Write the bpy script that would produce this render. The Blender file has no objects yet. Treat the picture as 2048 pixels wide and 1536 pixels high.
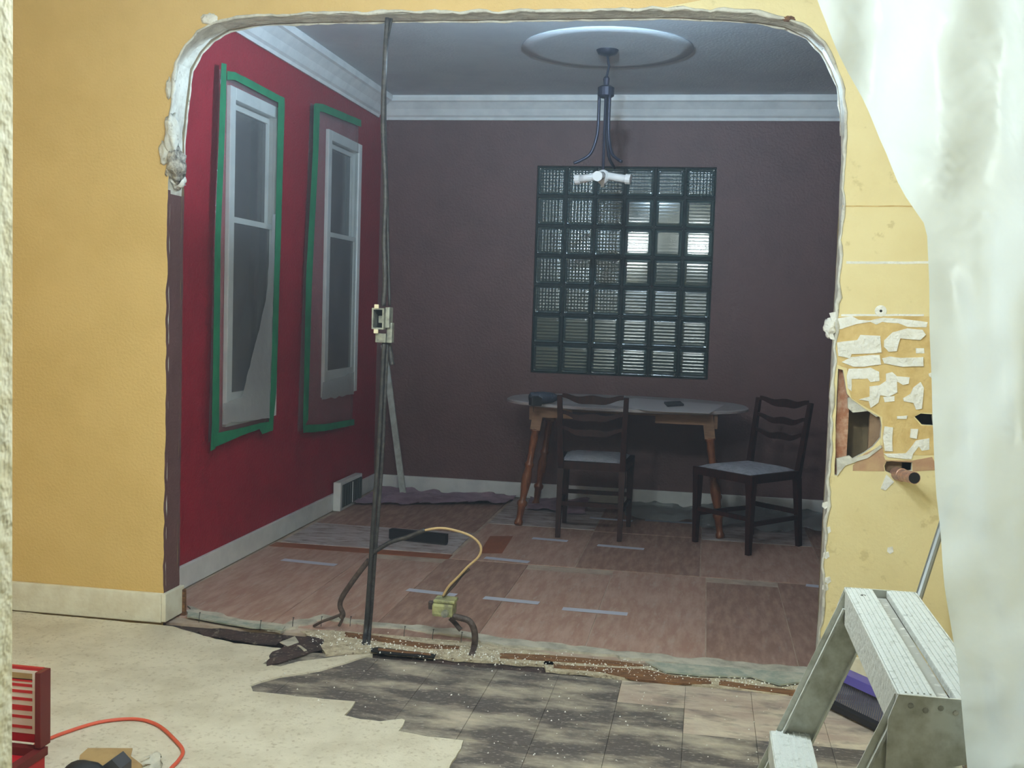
import bpy, bmesh, math, random
from mathutils import Vector, Matrix, noise
from mathutils.geometry import tessellate_polygon
random.seed(7)
S = bpy.context.scene
COL = S.collection
PI = math.pi

# ------------------------------------------------------------------ camera
FPX, YAW, PITCH, ROLL, CAMH = 2212.1, 0.1726, -0.0682, 0.0321, 1.33
fwd = Vector((-math.sin(YAW) * math.cos(PITCH), math.cos(YAW) * math.cos(PITCH), math.sin(PITCH)))
rgt = Vector((math.cos(YAW), math.sin(YAW), 0))
upv = rgt.cross(fwd)
r2 = rgt * math.cos(ROLL) + upv * math.sin(ROLL)
u2 = -rgt * math.sin(ROLL) + upv * math.cos(ROLL)
cam_data = bpy.data.cameras.new('camera')
cam = bpy.data.objects.new('camera', cam_data)
COL.objects.link(cam)
cam.matrix_world = Matrix(((r2.x, u2.x, -fwd.x, 0), (r2.y, u2.y, -fwd.y, 0), (r2.z, u2.z, -fwd.z, CAMH), (0, 0, 0, 1)))
cam_data.sensor_fit = 'HORIZONTAL'
cam_data.sensor_width = 36
cam_data.lens = FPX / 2048 * 36
cam_data.clip_start = 0.02
S.camera = cam

def H(px, py, ax, v):
    """point where the sight line of a photograph pixel meets the plane axis = v"""
    d = r2 * (px - 1024) - u2 * (py - 768) + fwd * FPX
    o = Vector((0, 0, CAMH))
    return o + d * ((v - o[ax]) / d[ax])

# ------------------------------------------------------------------ world, exposure
w = bpy.data.worlds.new('night'); S.world = w; w.use_nodes = True
w.node_tree.nodes['Background'].inputs[0].default_value = (0.012, 0.016, 0.025, 1)
w.node_tree.nodes['Background'].inputs[1].default_value = 0.5
wv_ = w.node_tree.nodes.new('ShaderNodeVolumeScatter')      # thin haze added to imitate veiling lens glare
wv_.inputs['Color'].default_value = (0.72, 0.86, 1.0, 1)
wv_.inputs['Density'].default_value = 0.0125; wv_.inputs['Anisotropy'].default_value = 0.2
w.node_tree.links.new(wv_.outputs[0], w.node_tree.nodes['World Output'].inputs['Volume'])
S.view_settings.view_transform = 'Standard'
S.view_settings.look = 'None'
S.view_settings.exposure = 0.4
S.view_settings.gamma = 1.0
S.view_settings.use_curve_mapping = False
cy = S.cycles
cy.max_bounces = 5; cy.diffuse_bounces = 4; cy.glossy_bounces = 2; cy.transmission_bounces = 2; cy.transparent_max_bounces = 8; cy.volume_bounces = 0
cy.use_light_tree = False; cy.caustics_reflective = False; cy.caustics_refractive = False
cy.use_adaptive_sampling = True; cy.adaptive_threshold = 0.05; cy.sample_clamp_indirect = 5
HALL_FILL = 150.0           # added fill lamp behind the camera, unseen (built below)
LAMP_POWER = 1550.0          # two bare pendant bulbs in the kitchen (built below)
HEADER_FILL = 11500.0        # added uplighter hidden above the arch, brightens the dining ceiling (built below)

# ------------------------------------------------------------------ measures
YA, YA2, YB = 4.134, 4.274, 7.623        # dividing wall front / rear, far wall
XR = -2.319                              # red wall
XRIGHT, XKL = 1.75, -3.3
ZC = 2.78                                # ceilings
ZN = -0.02
XL, XJ = -2.136, 0.460                   # arch jambs

# ------------------------------------------------------------------ materials
def lin(c):
    return tuple(((v / 255) / 12.92 if v / 255 <= 0.04045 else ((v / 255 + 0.055) / 1.055) ** 2.4) for v in c) + (1,)

def mat(name, c, rough=0.6, c2=None, nscale=6, bump=0.0, bscale=60, metal=0.0, spec=0.5, stretch=None, lo=0.4, hi=0.65, c3=None, scale3=30, lo3=0.6, hi3=0.7, wave=None):
    m = bpy.data.materials.new(name); m.use_nodes = True
    t = m.node_tree; n = t.nodes; l = t.links
    b = n['Principled BSDF']
    b.inputs['Roughness'].default_value = rough
    b.inputs['Metallic'].default_value = metal
    b.inputs['Specular IOR Level'].default_value = spec
    b.inputs['Base Color'].default_value = lin(c)
    g = n.new('ShaderNodeNewGeometry')
    mp = n.new('ShaderNodeMapping')
    l.new(g.outputs['Position'], mp.inputs[0])
    if stretch: mp.inputs['Scale'].default_value = stretch
    def mixc(a, cb, sc, lo_, hi_):
        tx = n.new('ShaderNodeTexNoise'); tx.inputs['Scale'].default_value = sc
        tx.inputs['Detail'].default_value = 4; tx.inputs['Roughness'].default_value = 0.62
        l.new(mp.outputs[0], tx.inputs['Vector'])
        rp = n.new('ShaderNodeMapRange'); rp.inputs[1].default_value = lo_; rp.inputs[2].default_value = hi_
        l.new(tx.outputs[0], rp.inputs[0])
        mx = n.new('ShaderNodeMix'); mx.data_type = 'RGBA'
        l.new(rp.outputs[0], mx.inputs[0])
        if isinstance(a, tuple): mx.inputs[6].default_value = lin(a)
        else: l.new(a, mx.inputs[6])
        mx.inputs[7].default_value = lin(cb)
        return mx.outputs[2]
    out = c
    if c2: out = mixc(out, c2, nscale, lo, hi)
    if c3: out = mixc(out, c3, scale3, lo3, hi3)
    if not isinstance(out, tuple): l.new(out, b.inputs['Base Color'])
    if bump:
        tx = n.new('ShaderNodeTexNoise'); tx.inputs['Scale'].default_value = bscale; tx.inputs['Detail'].default_value = 2
        l.new(g.outputs['Position'], tx.inputs['Vector'])
        bp = n.new('ShaderNodeBump'); bp.inputs['Strength'].default_value = bump; bp.inputs['Distance'].default_value = 0.01
        l.new(tx.outputs[0], bp.inputs['Height']); l.new(bp.outputs[0], b.inputs['Normal'])
    return m

M = {}
M['yellow'] = mat('yellow paint', (224, 190, 124), 0.55, (217, 183, 116), 3, 0.25, 90)
M['yellow_lit'] = mat('lit yellow paint', (236, 220, 168), 0.6, (230, 212, 158), 4, 0.2, 70, c3=(218, 200, 146), scale3=18, lo3=0.62, hi3=0.7)  # same yellow wall, made paler: the stronger light on the right is in the colour
M['red'] = mat('red paint', (154, 24, 42), 0.55, (144, 22, 38), 5, 0.45, 70)
M['brown'] = mat('brown paint', (106, 75, 73), 0.55, (98, 69, 67), 4, 0.35, 70)
M['plaster'] = mat('raw plaster', (222, 220, 210), 0.9, (190, 186, 176), 14, 0.8, 40, c3=(150, 142, 132), scale3=24, lo3=0.62, hi3=0.72)
M['plaster_d'] = mat('crumbled plaster', (196, 190, 178), 0.95, (96, 90, 84), 40, 1.0, 70)
M['stucco'] = mat('rough cream stucco', (246, 240, 216), 0.8, (236, 226, 192), 30, 1.0, 45)
M['ceil'] = mat('ceiling paint', (215, 222, 228), 0.8, (205, 212, 220), 3, 0.2, 60)
M['white'] = mat('white trim paint', (232, 234, 234), 0.45, (218, 221, 222), 8)
M['trim_old'] = mat('dusty old trim paint', (238, 234, 216), 0.65, (222, 214, 192), 9, 0.2, 40, c3=(170, 160, 136), scale3=40, lo3=0.68, hi3=0.75)
M['cream_floor'] = mat('cream underlayment', (222, 214, 194), 0.85, (204, 195, 174), 5, 0.25, 120, c3=(178, 164, 140), scale3=60, lo3=0.55, hi3=0.75)
M['dustbed'] = mat('bed of plaster dust', (214, 202, 176), 0.95, (176, 160, 134), 30, 0.8, 140, c3=(120, 100, 78), scale3=60, lo3=0.6, hi3=0.72)
M['tile'] = mat('dark old floor tile under dust', (88, 80, 76), 0.8, (196, 184, 164), 4.2, 0.35, 60, stretch=(0.75, 1.7, 1), lo=0.45, hi=0.72, c3=(176, 168, 156), scale3=55, lo3=0.56, hi3=0.72)
M['tile2'] = mat('dusty pinkish floor tile', (176, 156, 142), 0.85, (208, 196, 176), 6, 0.25, 60, stretch=(0.7, 1.6, 1), c3=(108, 98, 92), scale3=9, lo3=0.5, hi3=0.72)
M['tar'] = mat('dark tarred board', (72, 54, 50), 0.85, (38, 31, 31), 14, 0.5, 80, c3=(156, 144, 130), scale3=50, lo3=0.58, hi3=0.72)
M['sheet'] = mat('brown hardboard sheet', (172, 134, 116), 0.6, (194, 162, 146), 4, 0.1, 80, stretch=(6, 1.1, 1), c3=(196, 182, 172), scale3=7, lo3=0.55, hi3=0.85)
M['sheet_d'] = mat('darker hardboard sheet', (146, 112, 97), 0.6, (174, 142, 126), 5, 0.1, 80, stretch=(6, 1.1, 1), c3=(176, 164, 158), scale3=6, lo3=0.58, hi3=0.9)
M['sheet_o'] = mat('orange brown hardboard', (150, 88, 58), 0.6, (136, 82, 58), 6, stretch=(5, 1, 1))
M['sheet_g'] = mat('dust covered sheet', (172, 158, 154), 0.75, (196, 188, 188), 5, 0.15, 70, stretch=(1, 2.5, 1), c3=(124, 100, 90), scale3=9, lo3=0.5, hi3=0.7)
M['sheet_b'] = mat('pale dusty subfloor', (196, 178, 160), 0.8, (168, 146, 130), 9, 0.2, 60)
M['vinyl'] = mat('torn pale vinyl layer', (204, 198, 182), 0.75, (160, 156, 142), 12, 0.3, 60)
M['edge_g'] = mat('grey green edge strip', (150, 158, 146), 0.75, (190, 188, 172), 20, 0.3, 60)  # grey green strips along the torn threshold
M['wood'] = mat('torn raw wood', (138, 96, 58), 0.8, (92, 60, 38), 18, 0.3, 90, stretch=(1, 6, 6))
M['stud'] = mat('old stud wood', (168, 112, 82), 0.85, (196, 160, 136), 30, 0.4, 80)
M['lath'] = mat('brown board in wall', (150, 122, 96), 0.85, (120, 96, 72), 14, 0.2, 60)
M['olive'] = mat('back of far plasterboard', (132, 114, 84), 0.9, (110, 94, 70), 8)
M['rosin'] = mat('mauve rosin paper', (176, 152, 168), 0.85, (150, 128, 142), 9, 0.4, 40)
M['tape_w'] = mat('pale blue floor tape', (204, 208, 224), 0.5)
M['tape_g'] = mat('green masking tape', (40, 134, 92), 0.6, (34, 120, 84), 12)
M['mortar'] = mat('white thinset', (248, 247, 242), 0.95, (234, 232, 224), 20, 0.8, 60)
M['ochre'] = mat('ochre scraped wall', (220, 192, 132), 0.85, (204, 172, 112), 14, 0.4, 50)
M['pinkb'] = mat('bare brown plasterboard', (196, 162, 124), 0.9, (180, 140, 112), 14, 0.3, 50)
M['black'] = mat('black plastic', (24, 24, 28), 0.5)
M['dark'] = mat('shade in hollows', (18, 16, 15), 0.9)  # near-black colour stands in for the shade inside slot, holes and box
M['cable'] = mat('black cable sheath', (40, 40, 44), 0.45, (64, 62, 62), 40)
M['cable_b'] = mat('grey armoured cable', (52, 50, 52), 0.5, (78, 75, 74), 60, metal=0.2)
M['conduit'] = mat('dark flexible conduit', (66, 52, 48), 0.55, (92, 78, 72), 50, 0.4, 120)
M['tanwire'] = mat('tan wire sheath', (196, 166, 120), 0.6)
M['galv'] = mat('galvanised box', (176, 178, 166), 0.45, (130, 132, 126), 30, metal=0.5)
M['cream_pl'] = mat('cream plastic', (236, 222, 190), 0.5)
M['green_box'] = mat('greenish junction box', (176, 176, 124), 0.6, (120, 118, 96), 22, 0.4, 60)
M['stick'] = mat('pale painted stick', (196, 202, 198), 0.6, (172, 176, 172), 20)
M['table_top'] = mat('dusty table top', (168, 162, 162), 0.55, (184, 178, 180), 5)
M['paper'] = mat('grey paper', (204, 200, 202), 0.8)
M['oak'] = mat('honey wood', (140, 84, 50), 0.35, (108, 62, 36), 10, stretch=(8, 8, 1.5))
M['apron'] = mat('light oak apron', (142, 104, 76), 0.5, (124, 88, 62), 10, stretch=(1, 8, 8))
M['walnut'] = mat('dark stained wood', (52, 22, 16), 0.5, (36, 15, 12), 9, spec=0.25, stretch=(8, 8, 1.5))
M['seat'] = mat('grey dusty seat cloth', (176, 178, 188), 0.9, (152, 155, 166), 30, 0.4, 140)
M['iron'] = mat('dark bronze iron', (42, 42, 58), 0.4, metal=0.4)
M['socket'] = mat('white socket', (230, 224, 220), 0.5)
M['alu'] = mat('aluminium', (208, 210, 204), 0.45, (172, 172, 160), 26, 0.15, 60, metal=0.35)
M['alu_w'] = mat('paint spattered aluminium', (186, 188, 182), 0.55, (140, 142, 134), 60, 0.3, 120, lo=0.55, hi=0.75)
M['alu_g'] = mat('grey channel', (150, 148, 138), 0.6, (200, 196, 186), 50, metal=0.2, lo=0.55, hi=0.7)
M['broom'] = mat('purple plastic', (92, 84, 168), 0.5)
M['bristle'] = mat('grey bristles', (92, 92, 110), 0.8)
M['tube'] = mat('grey metal tube', (142, 146, 146), 0.4, metal=0.4)
M['copper'] = mat('old copper pipe', (196, 150, 128), 0.45, (150, 120, 112), 40, metal=0.35)
M['redbox'] = mat('red enamel', (176, 24, 34), 0.4)
M['redbox_d'] = mat('dark red edge', (96, 24, 22), 0.5)
M['sticker'] = mat('white sticker', (222, 210, 200), 0.6)
M['redprint'] = mat('red print', (190, 36, 36), 0.6)
M['cord'] = mat('orange red cord', (214, 92, 66), 0.5)
M['card'] = mat('brown cardboard', (176, 146, 98), 0.85, (150, 120, 80), 10)
M['rubber'] = mat('black rubber', (28, 30, 34), 0.6)
M['rubber2'] = mat('dark grey rubber', (64, 64, 68), 0.7)
M['toolblue'] = mat('dark blue grey plastic', (52, 60, 74), 0.5, (120, 126, 134), 40, lo=0.55, hi=0.7)
M['grille'] = mat('dark vent grille', (66, 72, 72), 0.6)
M['joint'] = mat('dark mortar joint', (40, 46, 46), 0.85, (56, 62, 60), 20)
M['steel'] = mat('nail steel', (90, 88, 84), 0.4, metal=0.6)

def film_mat(name, transp, col, rough, gloss, trans=0.3, bump=0.3, bscale=12):
    m = bpy.data.materials.new(name); m.use_nodes = True
    t = m.node_tree; n = t.nodes; l = t.links
    n.remove(n['Principled BSDF']); o = n['Material Output']
    d = n.new('ShaderNodeBsdfDiffuse'); d.inputs[0].default_value = lin(col)
    tl = n.new('ShaderNodeBsdfTranslucent'); tl.inputs[0].default_value = lin(col)
    g = n.new('ShaderNodeBsdfGlossy'); g.inputs[0].default_value = (0.9, 0.95, 0.95, 1); g.inputs['Roughness'].default_value = rough
    tr = n.new('ShaderNodeBsdfTransparent'); tr.inputs[0].default_value = (0.96, 0.98, 0.97, 1)
    geo = n.new('ShaderNodeNewGeometry')
    tx = n.new('ShaderNodeTexNoise'); tx.inputs['Scale'].default_value = bscale; tx.inputs['Detail'].default_value = 4
    l.new(geo.outputs['Position'], tx.inputs['Vector'])
    bp = n.new('ShaderNodeBump'); bp.inputs['Strength'].default_value = bump; bp.inputs['Distance'].default_value = 0.03
    l.new(tx.outputs[0], bp.inputs['Height'])
    for q in (d, tl, g): l.new(bp.outputs[0], q.inputs['Normal'])
    def mx(a, b, f):
        s = n.new('ShaderNodeMixShader'); s.inputs[0].default_value = f
        l.new(a, s.inputs[1]); l.new(b, s.inputs[2]); return s.outputs[0]
    a = mx(d.outputs[0], tl.outputs[0], trans)
    a = mx(a, g.outputs[0], gloss)
    a = mx(a, tr.outputs[0], transp)
    l.new(a, o.inputs[0])
    return m
M['sheeting'] = film_mat('cloudy plastic sheeting', 0.10, (236, 243, 240), 0.28, 0.12, 0.6, 0.35, 9)
M['film'] = film_mat('clear window film', 0.74, (205, 205, 208), 0.25, 0.2, 0.2, 0.6, 7)
M['foldfilm'] = film_mat('doubled milky film', 0.55, (215, 215, 218), 0.3, 0.12, 0.2, 0.5, 14)
M['floorfilm'] = film_mat('thin floor plastic', 0.35, (190, 200, 200), 0.25, 0.15, 0.2, 0.5, 10)

def glass_block_mat(name, ribv, bs=0.25, ro=0.16):
    m = bpy.data.materials.new(name); m.use_nodes = True
    t = m.node_tree; n = t.nodes; l = t.links
    b = n['Principled BSDF']
    b.inputs['Base Color'].default_value = lin((62, 80, 80)); b.inputs['Roughness'].default_value = ro
    b.inputs['IOR'].default_value = 1.5; b.inputs['Specular IOR Level'].default_value = 0.9
    o = n['Material Output']
    tr = n.new('ShaderNodeBsdfTransparent'); tr.inputs[0].default_value = (0.6, 0.72, 0.7, 1)
    ms = n.new('ShaderNodeMixShader'); ms.inputs[0].default_value = 0.22
    l.new(b.outputs[0], ms.inputs[1]); l.new(tr.outputs[0], ms.inputs[2]); l.new(ms.outputs[0], o.inputs[0])
    tc = n.new('ShaderNodeTexCoord')
    wv = n.new('ShaderNodeTexWave'); wv.bands_direction = 'Z'; wv.inputs['Scale'].default_value = 14; wv.inputs['Distortion'].default_value = 0.4
    l.new(tc.outputs['Object'], wv.inputs['Vector'])
    h = wv.outputs['Fac']
    if ribv:
        w2 = n.new('ShaderNodeTexWave'); w2.bands_direction = 'X'; w2.inputs['Scale'].default_value = 14
        l.new(tc.outputs['Object'], w2.inputs['Vector'])
        ad = n.new('ShaderNodeMath'); ad.operation = 'ADD'; l.new(h, ad.inputs[0]); l.new(w2.outputs['Fac'], ad.inputs[1]); h = ad.outputs[0]
    bp = n.new('ShaderNodeBump'); bp.inputs['Strength'].default_value = bs; bp.inputs['Distance'].default_value = 0.004
    l.new(h, bp.inputs['Height']); l.new(bp.outputs[0], b.inputs['Normal'])
    return m
M['block_grid'] = glass_block_mat('grid ribbed glass block', True)
M['block_smooth'] = glass_block_mat('smooth wavy glass block', False, 0.03, 0.1)
M['block_rib'] = glass_block_mat('ribbed glass block', False)
m = mat('night window pane', (14, 17, 22), 0.12, spec=0.6); M['pane'] = m
def emis(name, c, s):
    m = bpy.data.materials.new(name); m.use_nodes = True
    b = m.node_tree.nodes['Principled BSDF']
    b.inputs['Base Color'].default_value = (1, 1, 1, 1)
    b.inputs['Emission Color'].default_value = c; b.inputs['Emission Strength'].default_value = s
    return m

# ------------------------------------------------------------------ mesh helpers
def obj(name, bm, m, parent=None, smooth=False):
    me = bpy.data.meshes.new(name)
    bm.normal_update(); bm.to_mesh(me); bm.free()
    ms = m if isinstance(m, (list, tuple)) else [m]
    for k in ms: me.materials.append(M[k] if isinstance(k, str) else k)
    if smooth:
        for p in me.polygons: p.use_smooth = True
    o = bpy.data.objects.new(name, me); COL.objects.link(o)
    if parent: o.parent = parent
    return o

def tag(o, label, cat, group=None, kind=None):
    o['label'] = label; o['category'] = cat
    if group: o['group'] = group
    if kind: o['kind'] = kind
    return o

def thing(name, label, cat, loc=(0, 0, 0), rotz=0, group=None):
    o = bpy.data.objects.new(name, None); COL.objects.link(o)
    o.location = loc; o.rotation_euler = (0, 0, rotz); o.empty_display_size = 0.1
    return tag(o, label, cat, group)

def struct(name, bm, m, label, cat='wall'):
    o = obj(name, bm, m); return tag(o, label, cat, kind='structure')

def box(bm, x0, x1, y0, y1, z0, z1, bev=0.0, mi=0):
    vs = [bm.verts.new((x, y, z)) for x in (x0, x1) for y in (y0, y1) for z in (z0, z1)]
    fs = [(0, 1, 3, 2), (4, 6, 7, 5), (0, 4, 5, 1), (2, 3, 7, 6), (0, 2, 6, 4), (1, 5, 7, 3)]
    faces = [bm.faces.new([vs[i] for i in f]) for f in fs]
    for f in faces: f.material_index = mi
    if bev:
        ed = list({e for f in faces for e in f.edges})
        bmesh.ops.bevel(bm, geom=ed, offset=bev, segments=2, affect='EDGES', profile=0.6)
    return bm
def bx(*a, **k): return box(bmesh.new(), *a, **k)

def beam(bm, a, b, wx, wy, side=Vector((1, 0, 0)), wx2=None, wy2=None):
    """rectangular bar from a to b; wx measured along 'side'"""
    a = Vector(a); b = Vector(b); d = (b - a).normalized()
    s = (side - d * side.dot(d)).normalized(); t = d.cross(s)
    wx2 = wx2 or wx; wy2 = wy2 or wy
    ring = []
    for p, u, v in ((a, wx, wy), (b, wx2, wy2)):
        ring.append([bm.verts.new(p + s * (i * u / 2) + t * (j * v / 2)) for i, j in ((-1, -1), (1, -1), (1, 1), (-1, 1))])
    for i in range(4):
        j = (i + 1) % 4
        bm.faces.new((ring[0][i], ring[0][j], ring[1][j], ring[1][i]))
    bm.faces.new(ring[0][::-1]); bm.faces.new(ring[1])
    return bm

def tube(bm, pts, r, seg=8, caps=True):
    pts = [Vector(p) for p in pts]; n = len(pts)
    rr = r if isinstance(r, (list, tuple)) else [r] * n
    prev = None; rings = []
    for i, p in enumerate(pts):
        d = (pts[min(i + 1, n - 1)] - pts[max(i - 1, 0)]).normalized()
        if prev is None:
            u = d.orthogonal().normalized()
        else:
            u = (prev - d * prev.dot(d)).normalized()
        prev = u; v = d.cross(u)
        rings.append([bm.verts.new(p + (u * math.cos(2 * PI * k / seg) + v * math.sin(2 * PI * k / seg)) * rr[i]) for k in range(seg)])
    for i in range(n - 1):
        for k in range(seg):
            q = (k + 1) % seg
            bm.faces.new((rings[i][k], rings[i][q], rings[i + 1][q], rings[i + 1][k]))
    if caps:
        bm.faces.new(rings[0][::-1]); bm.faces.new(rings[-1])
    return bm

def spline(pts, n=8):
    pts = [Vector(p) for p in pts]; out = []
    for i in range(len(pts) - 1):
        p0 = pts[max(i - 1, 0)]; p1 = pts[i]; p2 = pts[i + 1]; p3 = pts[min(i + 2, len(pts) - 1)]
        for k in range(n):
            t = k / n
            out.append(0.5 * ((2 * p1) + (p2 - p0) * t + (2 * p0 - 5 * p1 + 4 * p2 - p3) * t * t + (3 * p1 - p0 - 3 * p2 + p3) * t ** 3))
    out.append(pts[-1]); return out

def lathe(bm, prof, seg=16, origin=(0, 0, 0), mat4=None):
    o = Vector(origin); rings = []
    for r, z in prof:
        rings.append([Vector((r * math.cos(2 * PI * k / seg), r * math.sin(2 * PI * k / seg), z)) for k in range(seg)])
    vr = [[bm.verts.new((mat4 @ p if mat4 else p) + o) for p in R] for R in rings]
    for i in range(len(vr) - 1):
        for k in range(seg):
            q = (k + 1) % seg
            bm.faces.new((vr[i][k], vr[i][q], vr[i + 1][q], vr[i + 1][k]))
    bm.faces.new(vr[0][::-1]); bm.faces.new(vr[-1])
    return bm

def slab(outline, holes, fn, t0, t1, bm=None, mi_front=0, mi_back=0, mi_side=None):
    """extruded flat polygon with holes; fn(u, v, t) -> point; mi_side(u, v) -> material index"""
    bm = bm or bmesh.new()
    loops = [outline] + list(holes)
    flat = [p for L in loops for p in L]
    tris = tessellate_polygon([[Vector((p[0], p[1], 0)) for p in L] for L in loops])
    a = [bm.verts.new(fn(p[0], p[1], t0)) for p in flat]
    b = [bm.verts.new(fn(p[0], p[1], t1)) for p in flat]
    for tr in tris:
        try:
            f = bm.faces.new([a[i] for i in tr]); f.material_index = mi_front
            f = bm.faces.new([b[i] for i in tr[::-1]]); f.material_index = mi_back
        except ValueError: pass
    k = 0
    for L in loops:
        n = len(L)
        for i in range(n):
            j = (i + 1) % n
            try:
                f = bm.faces.new((a[k + i], a[k + j], b[k + j], b[k + i]))
                if mi_side: f.material_index = mi_side((L[i][0] + L[j][0]) / 2, (L[i][1] + L[j][1]) / 2)
            except ValueError: pass
        k += n
    bmesh.ops.recalc_face_normals(bm, faces=bm.faces)
    return bm

def densify(pts, step=0.03, amp=0.0, closed=False, seed=0):
    out = []; n = len(pts)
    for i in range(n if closed else n - 1):
        a = Vector(pts[i]).to_2d(); b = Vector(pts[(i + 1) % n]).to_2d()
        m_ = max(1, int((b - a).length / step))
        for k in range(m_):
            p = a.lerp(b, k / m_)
            d = noise.noise_vector(Vector((p.x * 17 + seed, p.y * 17, seed * 3.1)))
            out.append((p.x + d.x * amp, p.y + d.y * amp))
    if not closed: out.append(tuple(Vector(pts[-1]).to_2d()))
    return out

def floorpts(px, z=0.0):
    return [tuple(H(x, y, 2, z)[:2]) for x, y in px]
def wallpts(px, y=YA):
    return [(lambda q: (q.x, q.z))(H(a, b, 1, y)) for a, b in px]
XY = lambda u, v, t: Vector((u, v, t))
XZ = lambda u, v, t: Vector((u, t, v))
YZ = lambda u, v, t: Vector((t, u, v))

# ================================================================== STRUCTURE
# kitchen floor: dark base, tiles, cream underlayment layer
fl = struct('floor', bx(XKL, XRIGHT, -1.2, 4.20, -0.12, -0.012), 'tar', 'dark old kitchen floor under torn layers in front of the arch', 'floor')
dfl = struct('floor_dining', bx(XR - 0.1, XRIGHT, 4.16, YB, -0.12, 0.0), 'sheet_b', 'brown dusty dining room floor behind the arch', 'floor')

TS = 0.2286
for i in range(14):
    for j in range(6):
        x = -1.62 + i * TS; y = 2.80 + j * TS
        if x > 1.6 or y + TS > 4.10: continue
        k = 'tile2' if (j == 4 and i > 5) or (j == 3 and i >= 7) else 'tile'
        dz = random.uniform(-0.0006, 0.0006)
        obj('floor_tile', bx(x + 0.0006, x + TS - 0.0006, y + 0.0006, y + TS - 0.0006, -0.012, 0.0 + dz, bev=0.0008), k, fl)

cream_px = [(-260, 1195), (20, 1222), (345, 1252), (395, 1268), (470, 1286), (560, 1296), (575, 1300), (545, 1312), (525, 1328), (560, 1333), (600, 1322), (650, 1316), (700, 1310),
            (745, 1308), (700, 1322), (640, 1340), (560, 1352), (500, 1370), (506, 1382), (560, 1388), (650, 1398), (712, 1402), (700, 1418), (690, 1430), (722, 1438), (760, 1442), (806, 1438),
            (812, 1440), (796, 1462), (850, 1472), (928, 1480), (915, 1505), (895, 1540), (860, 1640), (700, 2100), (-2500, 2100), (-2500, 1195)]
cr = floorpts(cream_px, 0.006)
cr = [(max(x, XKL + 0.01), max(y, 1.0)) for x, y in cr]
seen = []; [seen.append(p) for p in cr if not seen or (Vector(p) - Vector(seen[-1])).length > 1e-3]
cr = densify(seen, 0.03, 0.006, True, 2)
o = obj('underlayment_sheet', slab(cr, [], XY, 0.006, -0.011), 'cream_floor', fl); o['label'] = 'cream underlayment layer with a torn edge'
# near strip of floor beyond the doorway
obj('underlayment_sheet', bx(XKL + 0.01, XRIGHT - 0.01, -1.2, 0.99, -0.011, 0.006), 'cream_floor', fl)
obj('underlayment_sheet', bx(-0.5, XRIGHT - 0.01, 1.0, 2.78, -0.011, 0.0055), 'cream_floor', fl)

def patch(px, z, t, m, name, parent, amp=0.006, step=0.03, seed=1):
    return obj(name, slab(densify(floorpts(px, z), step, amp, True, seed), [], XY, z, z - t), m, parent)

# torn layers at the threshold
patch([(372, 1222), (470, 1246), (560, 1262), (600, 1252), (650, 1236), (745, 1252), (900, 1268), (1010, 1290), (1150, 1302), (1350, 1326), (1610, 1352), (1700, 1362), (1700, 1346), (1610, 1334), (1350, 1312),
       (1150, 1291), (1010, 1275), (900, 1257), (745, 1242), (650, 1229), (600, 1238), (560, 1249), (470, 1234), (372, 1212)], 0.010, 0.010, 'vinyl', 'vinyl_edge', dfl, 0.028, 0.02, 3)
patch([(375, 1222), (430, 1232), (500, 1246), (570, 1252), (566, 1258), (500, 1254), (430, 1242), (375, 1232)], 0.016, 0.006, 'edge_g', 'vinyl_edge', dfl, 0.004, 0.03, 4)
patch([(1290, 1322), (1400, 1330), (1500, 1338), (1610, 1346), (1610, 1362), (1560, 1368), (1500, 1352), (1400, 1350), (1330, 1342)], 0.014, 0.006, 'edge_g', 'vinyl_edge', dfl, 0.006, 0.03, 5)
patch([(1000, 1306), (1100, 1310), (1240, 1322), (1290, 1330), (1240, 1330), (1100, 1320), (1000, 1314)], 0.008, 0.008, 'wood', 'splintered_board', fl, 0.003, 0.03, 6)
patch([(1108, 1328), (1200, 1334), (1290, 1338), (1350, 1352), (1420, 1358), (1422, 1366), (1350, 1366), (1270, 1358), (1200, 1342), (1108, 1334)], 0.007, 0.007, 'wood', 'splintered_board', fl, 0.003, 0.02, 7)
patch([(1440, 1360), (1520, 1372), (1620, 1384), (1780, 1396), (1780, 1404), (1620, 1392), (1520, 1380), (1440, 1368)], 0.007, 0.007, 'wood', 'splintered_board', fl, 0.005, 0.02, 8)
patch([(690, 1264), (760, 1272), (860, 1288), (920, 1292), (918, 1297), (850, 1296), (760, 1282), (690, 1272)], 0.006, 0.006, 'wood', 'splintered_board', fl, 0.003, 0.02, 9)
patch([(600, 1262), (700, 1258), (900, 1276), (1100, 1306), (1110, 1330), (1000, 1322), (930, 1318), (745, 1302), (650, 1312), (640, 1290)], 0.003, 0.012, 'dustbed', 'dust_bed', fl, 0.016, 0.03, 10)
patch([(1090, 1318), (1300, 1332), (1560, 1352), (1780, 1376), (1900, 1398), (1900, 1414), (1700, 1400), (1560, 1388), (1300, 1360), (1090, 1338)], 0.003, 0.012, 'dustbed', 'dust_bed', fl, 0.014, 0.03, 11)
for px in ([(398, 1262), (440, 1256), (520, 1268), (565, 1272), (556, 1290), (480, 1282), (410, 1272)], [(540, 1312), (575, 1282), (620, 1272), (652, 1280), (640, 1300), (590, 1316), (535, 1330)]):
    patch(px, 0.0075, 0.004, 'tar', 'exposed_tar_board', fl, 0.024, 0.015, 12)
patch([(560, 1284), (590, 1272), (598, 1284), (575, 1292)], 0.010, 0.003, 'vinyl', 'vinyl_scrap', fl, 0.003, 0.02, 13)
patch([(594, 1290), (600, 1290), (614, 1300), (608, 1302)], 0.010, 0.003, 'vinyl', 'vinyl_scrap', fl, 0.001, 0.02, 13)
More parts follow.
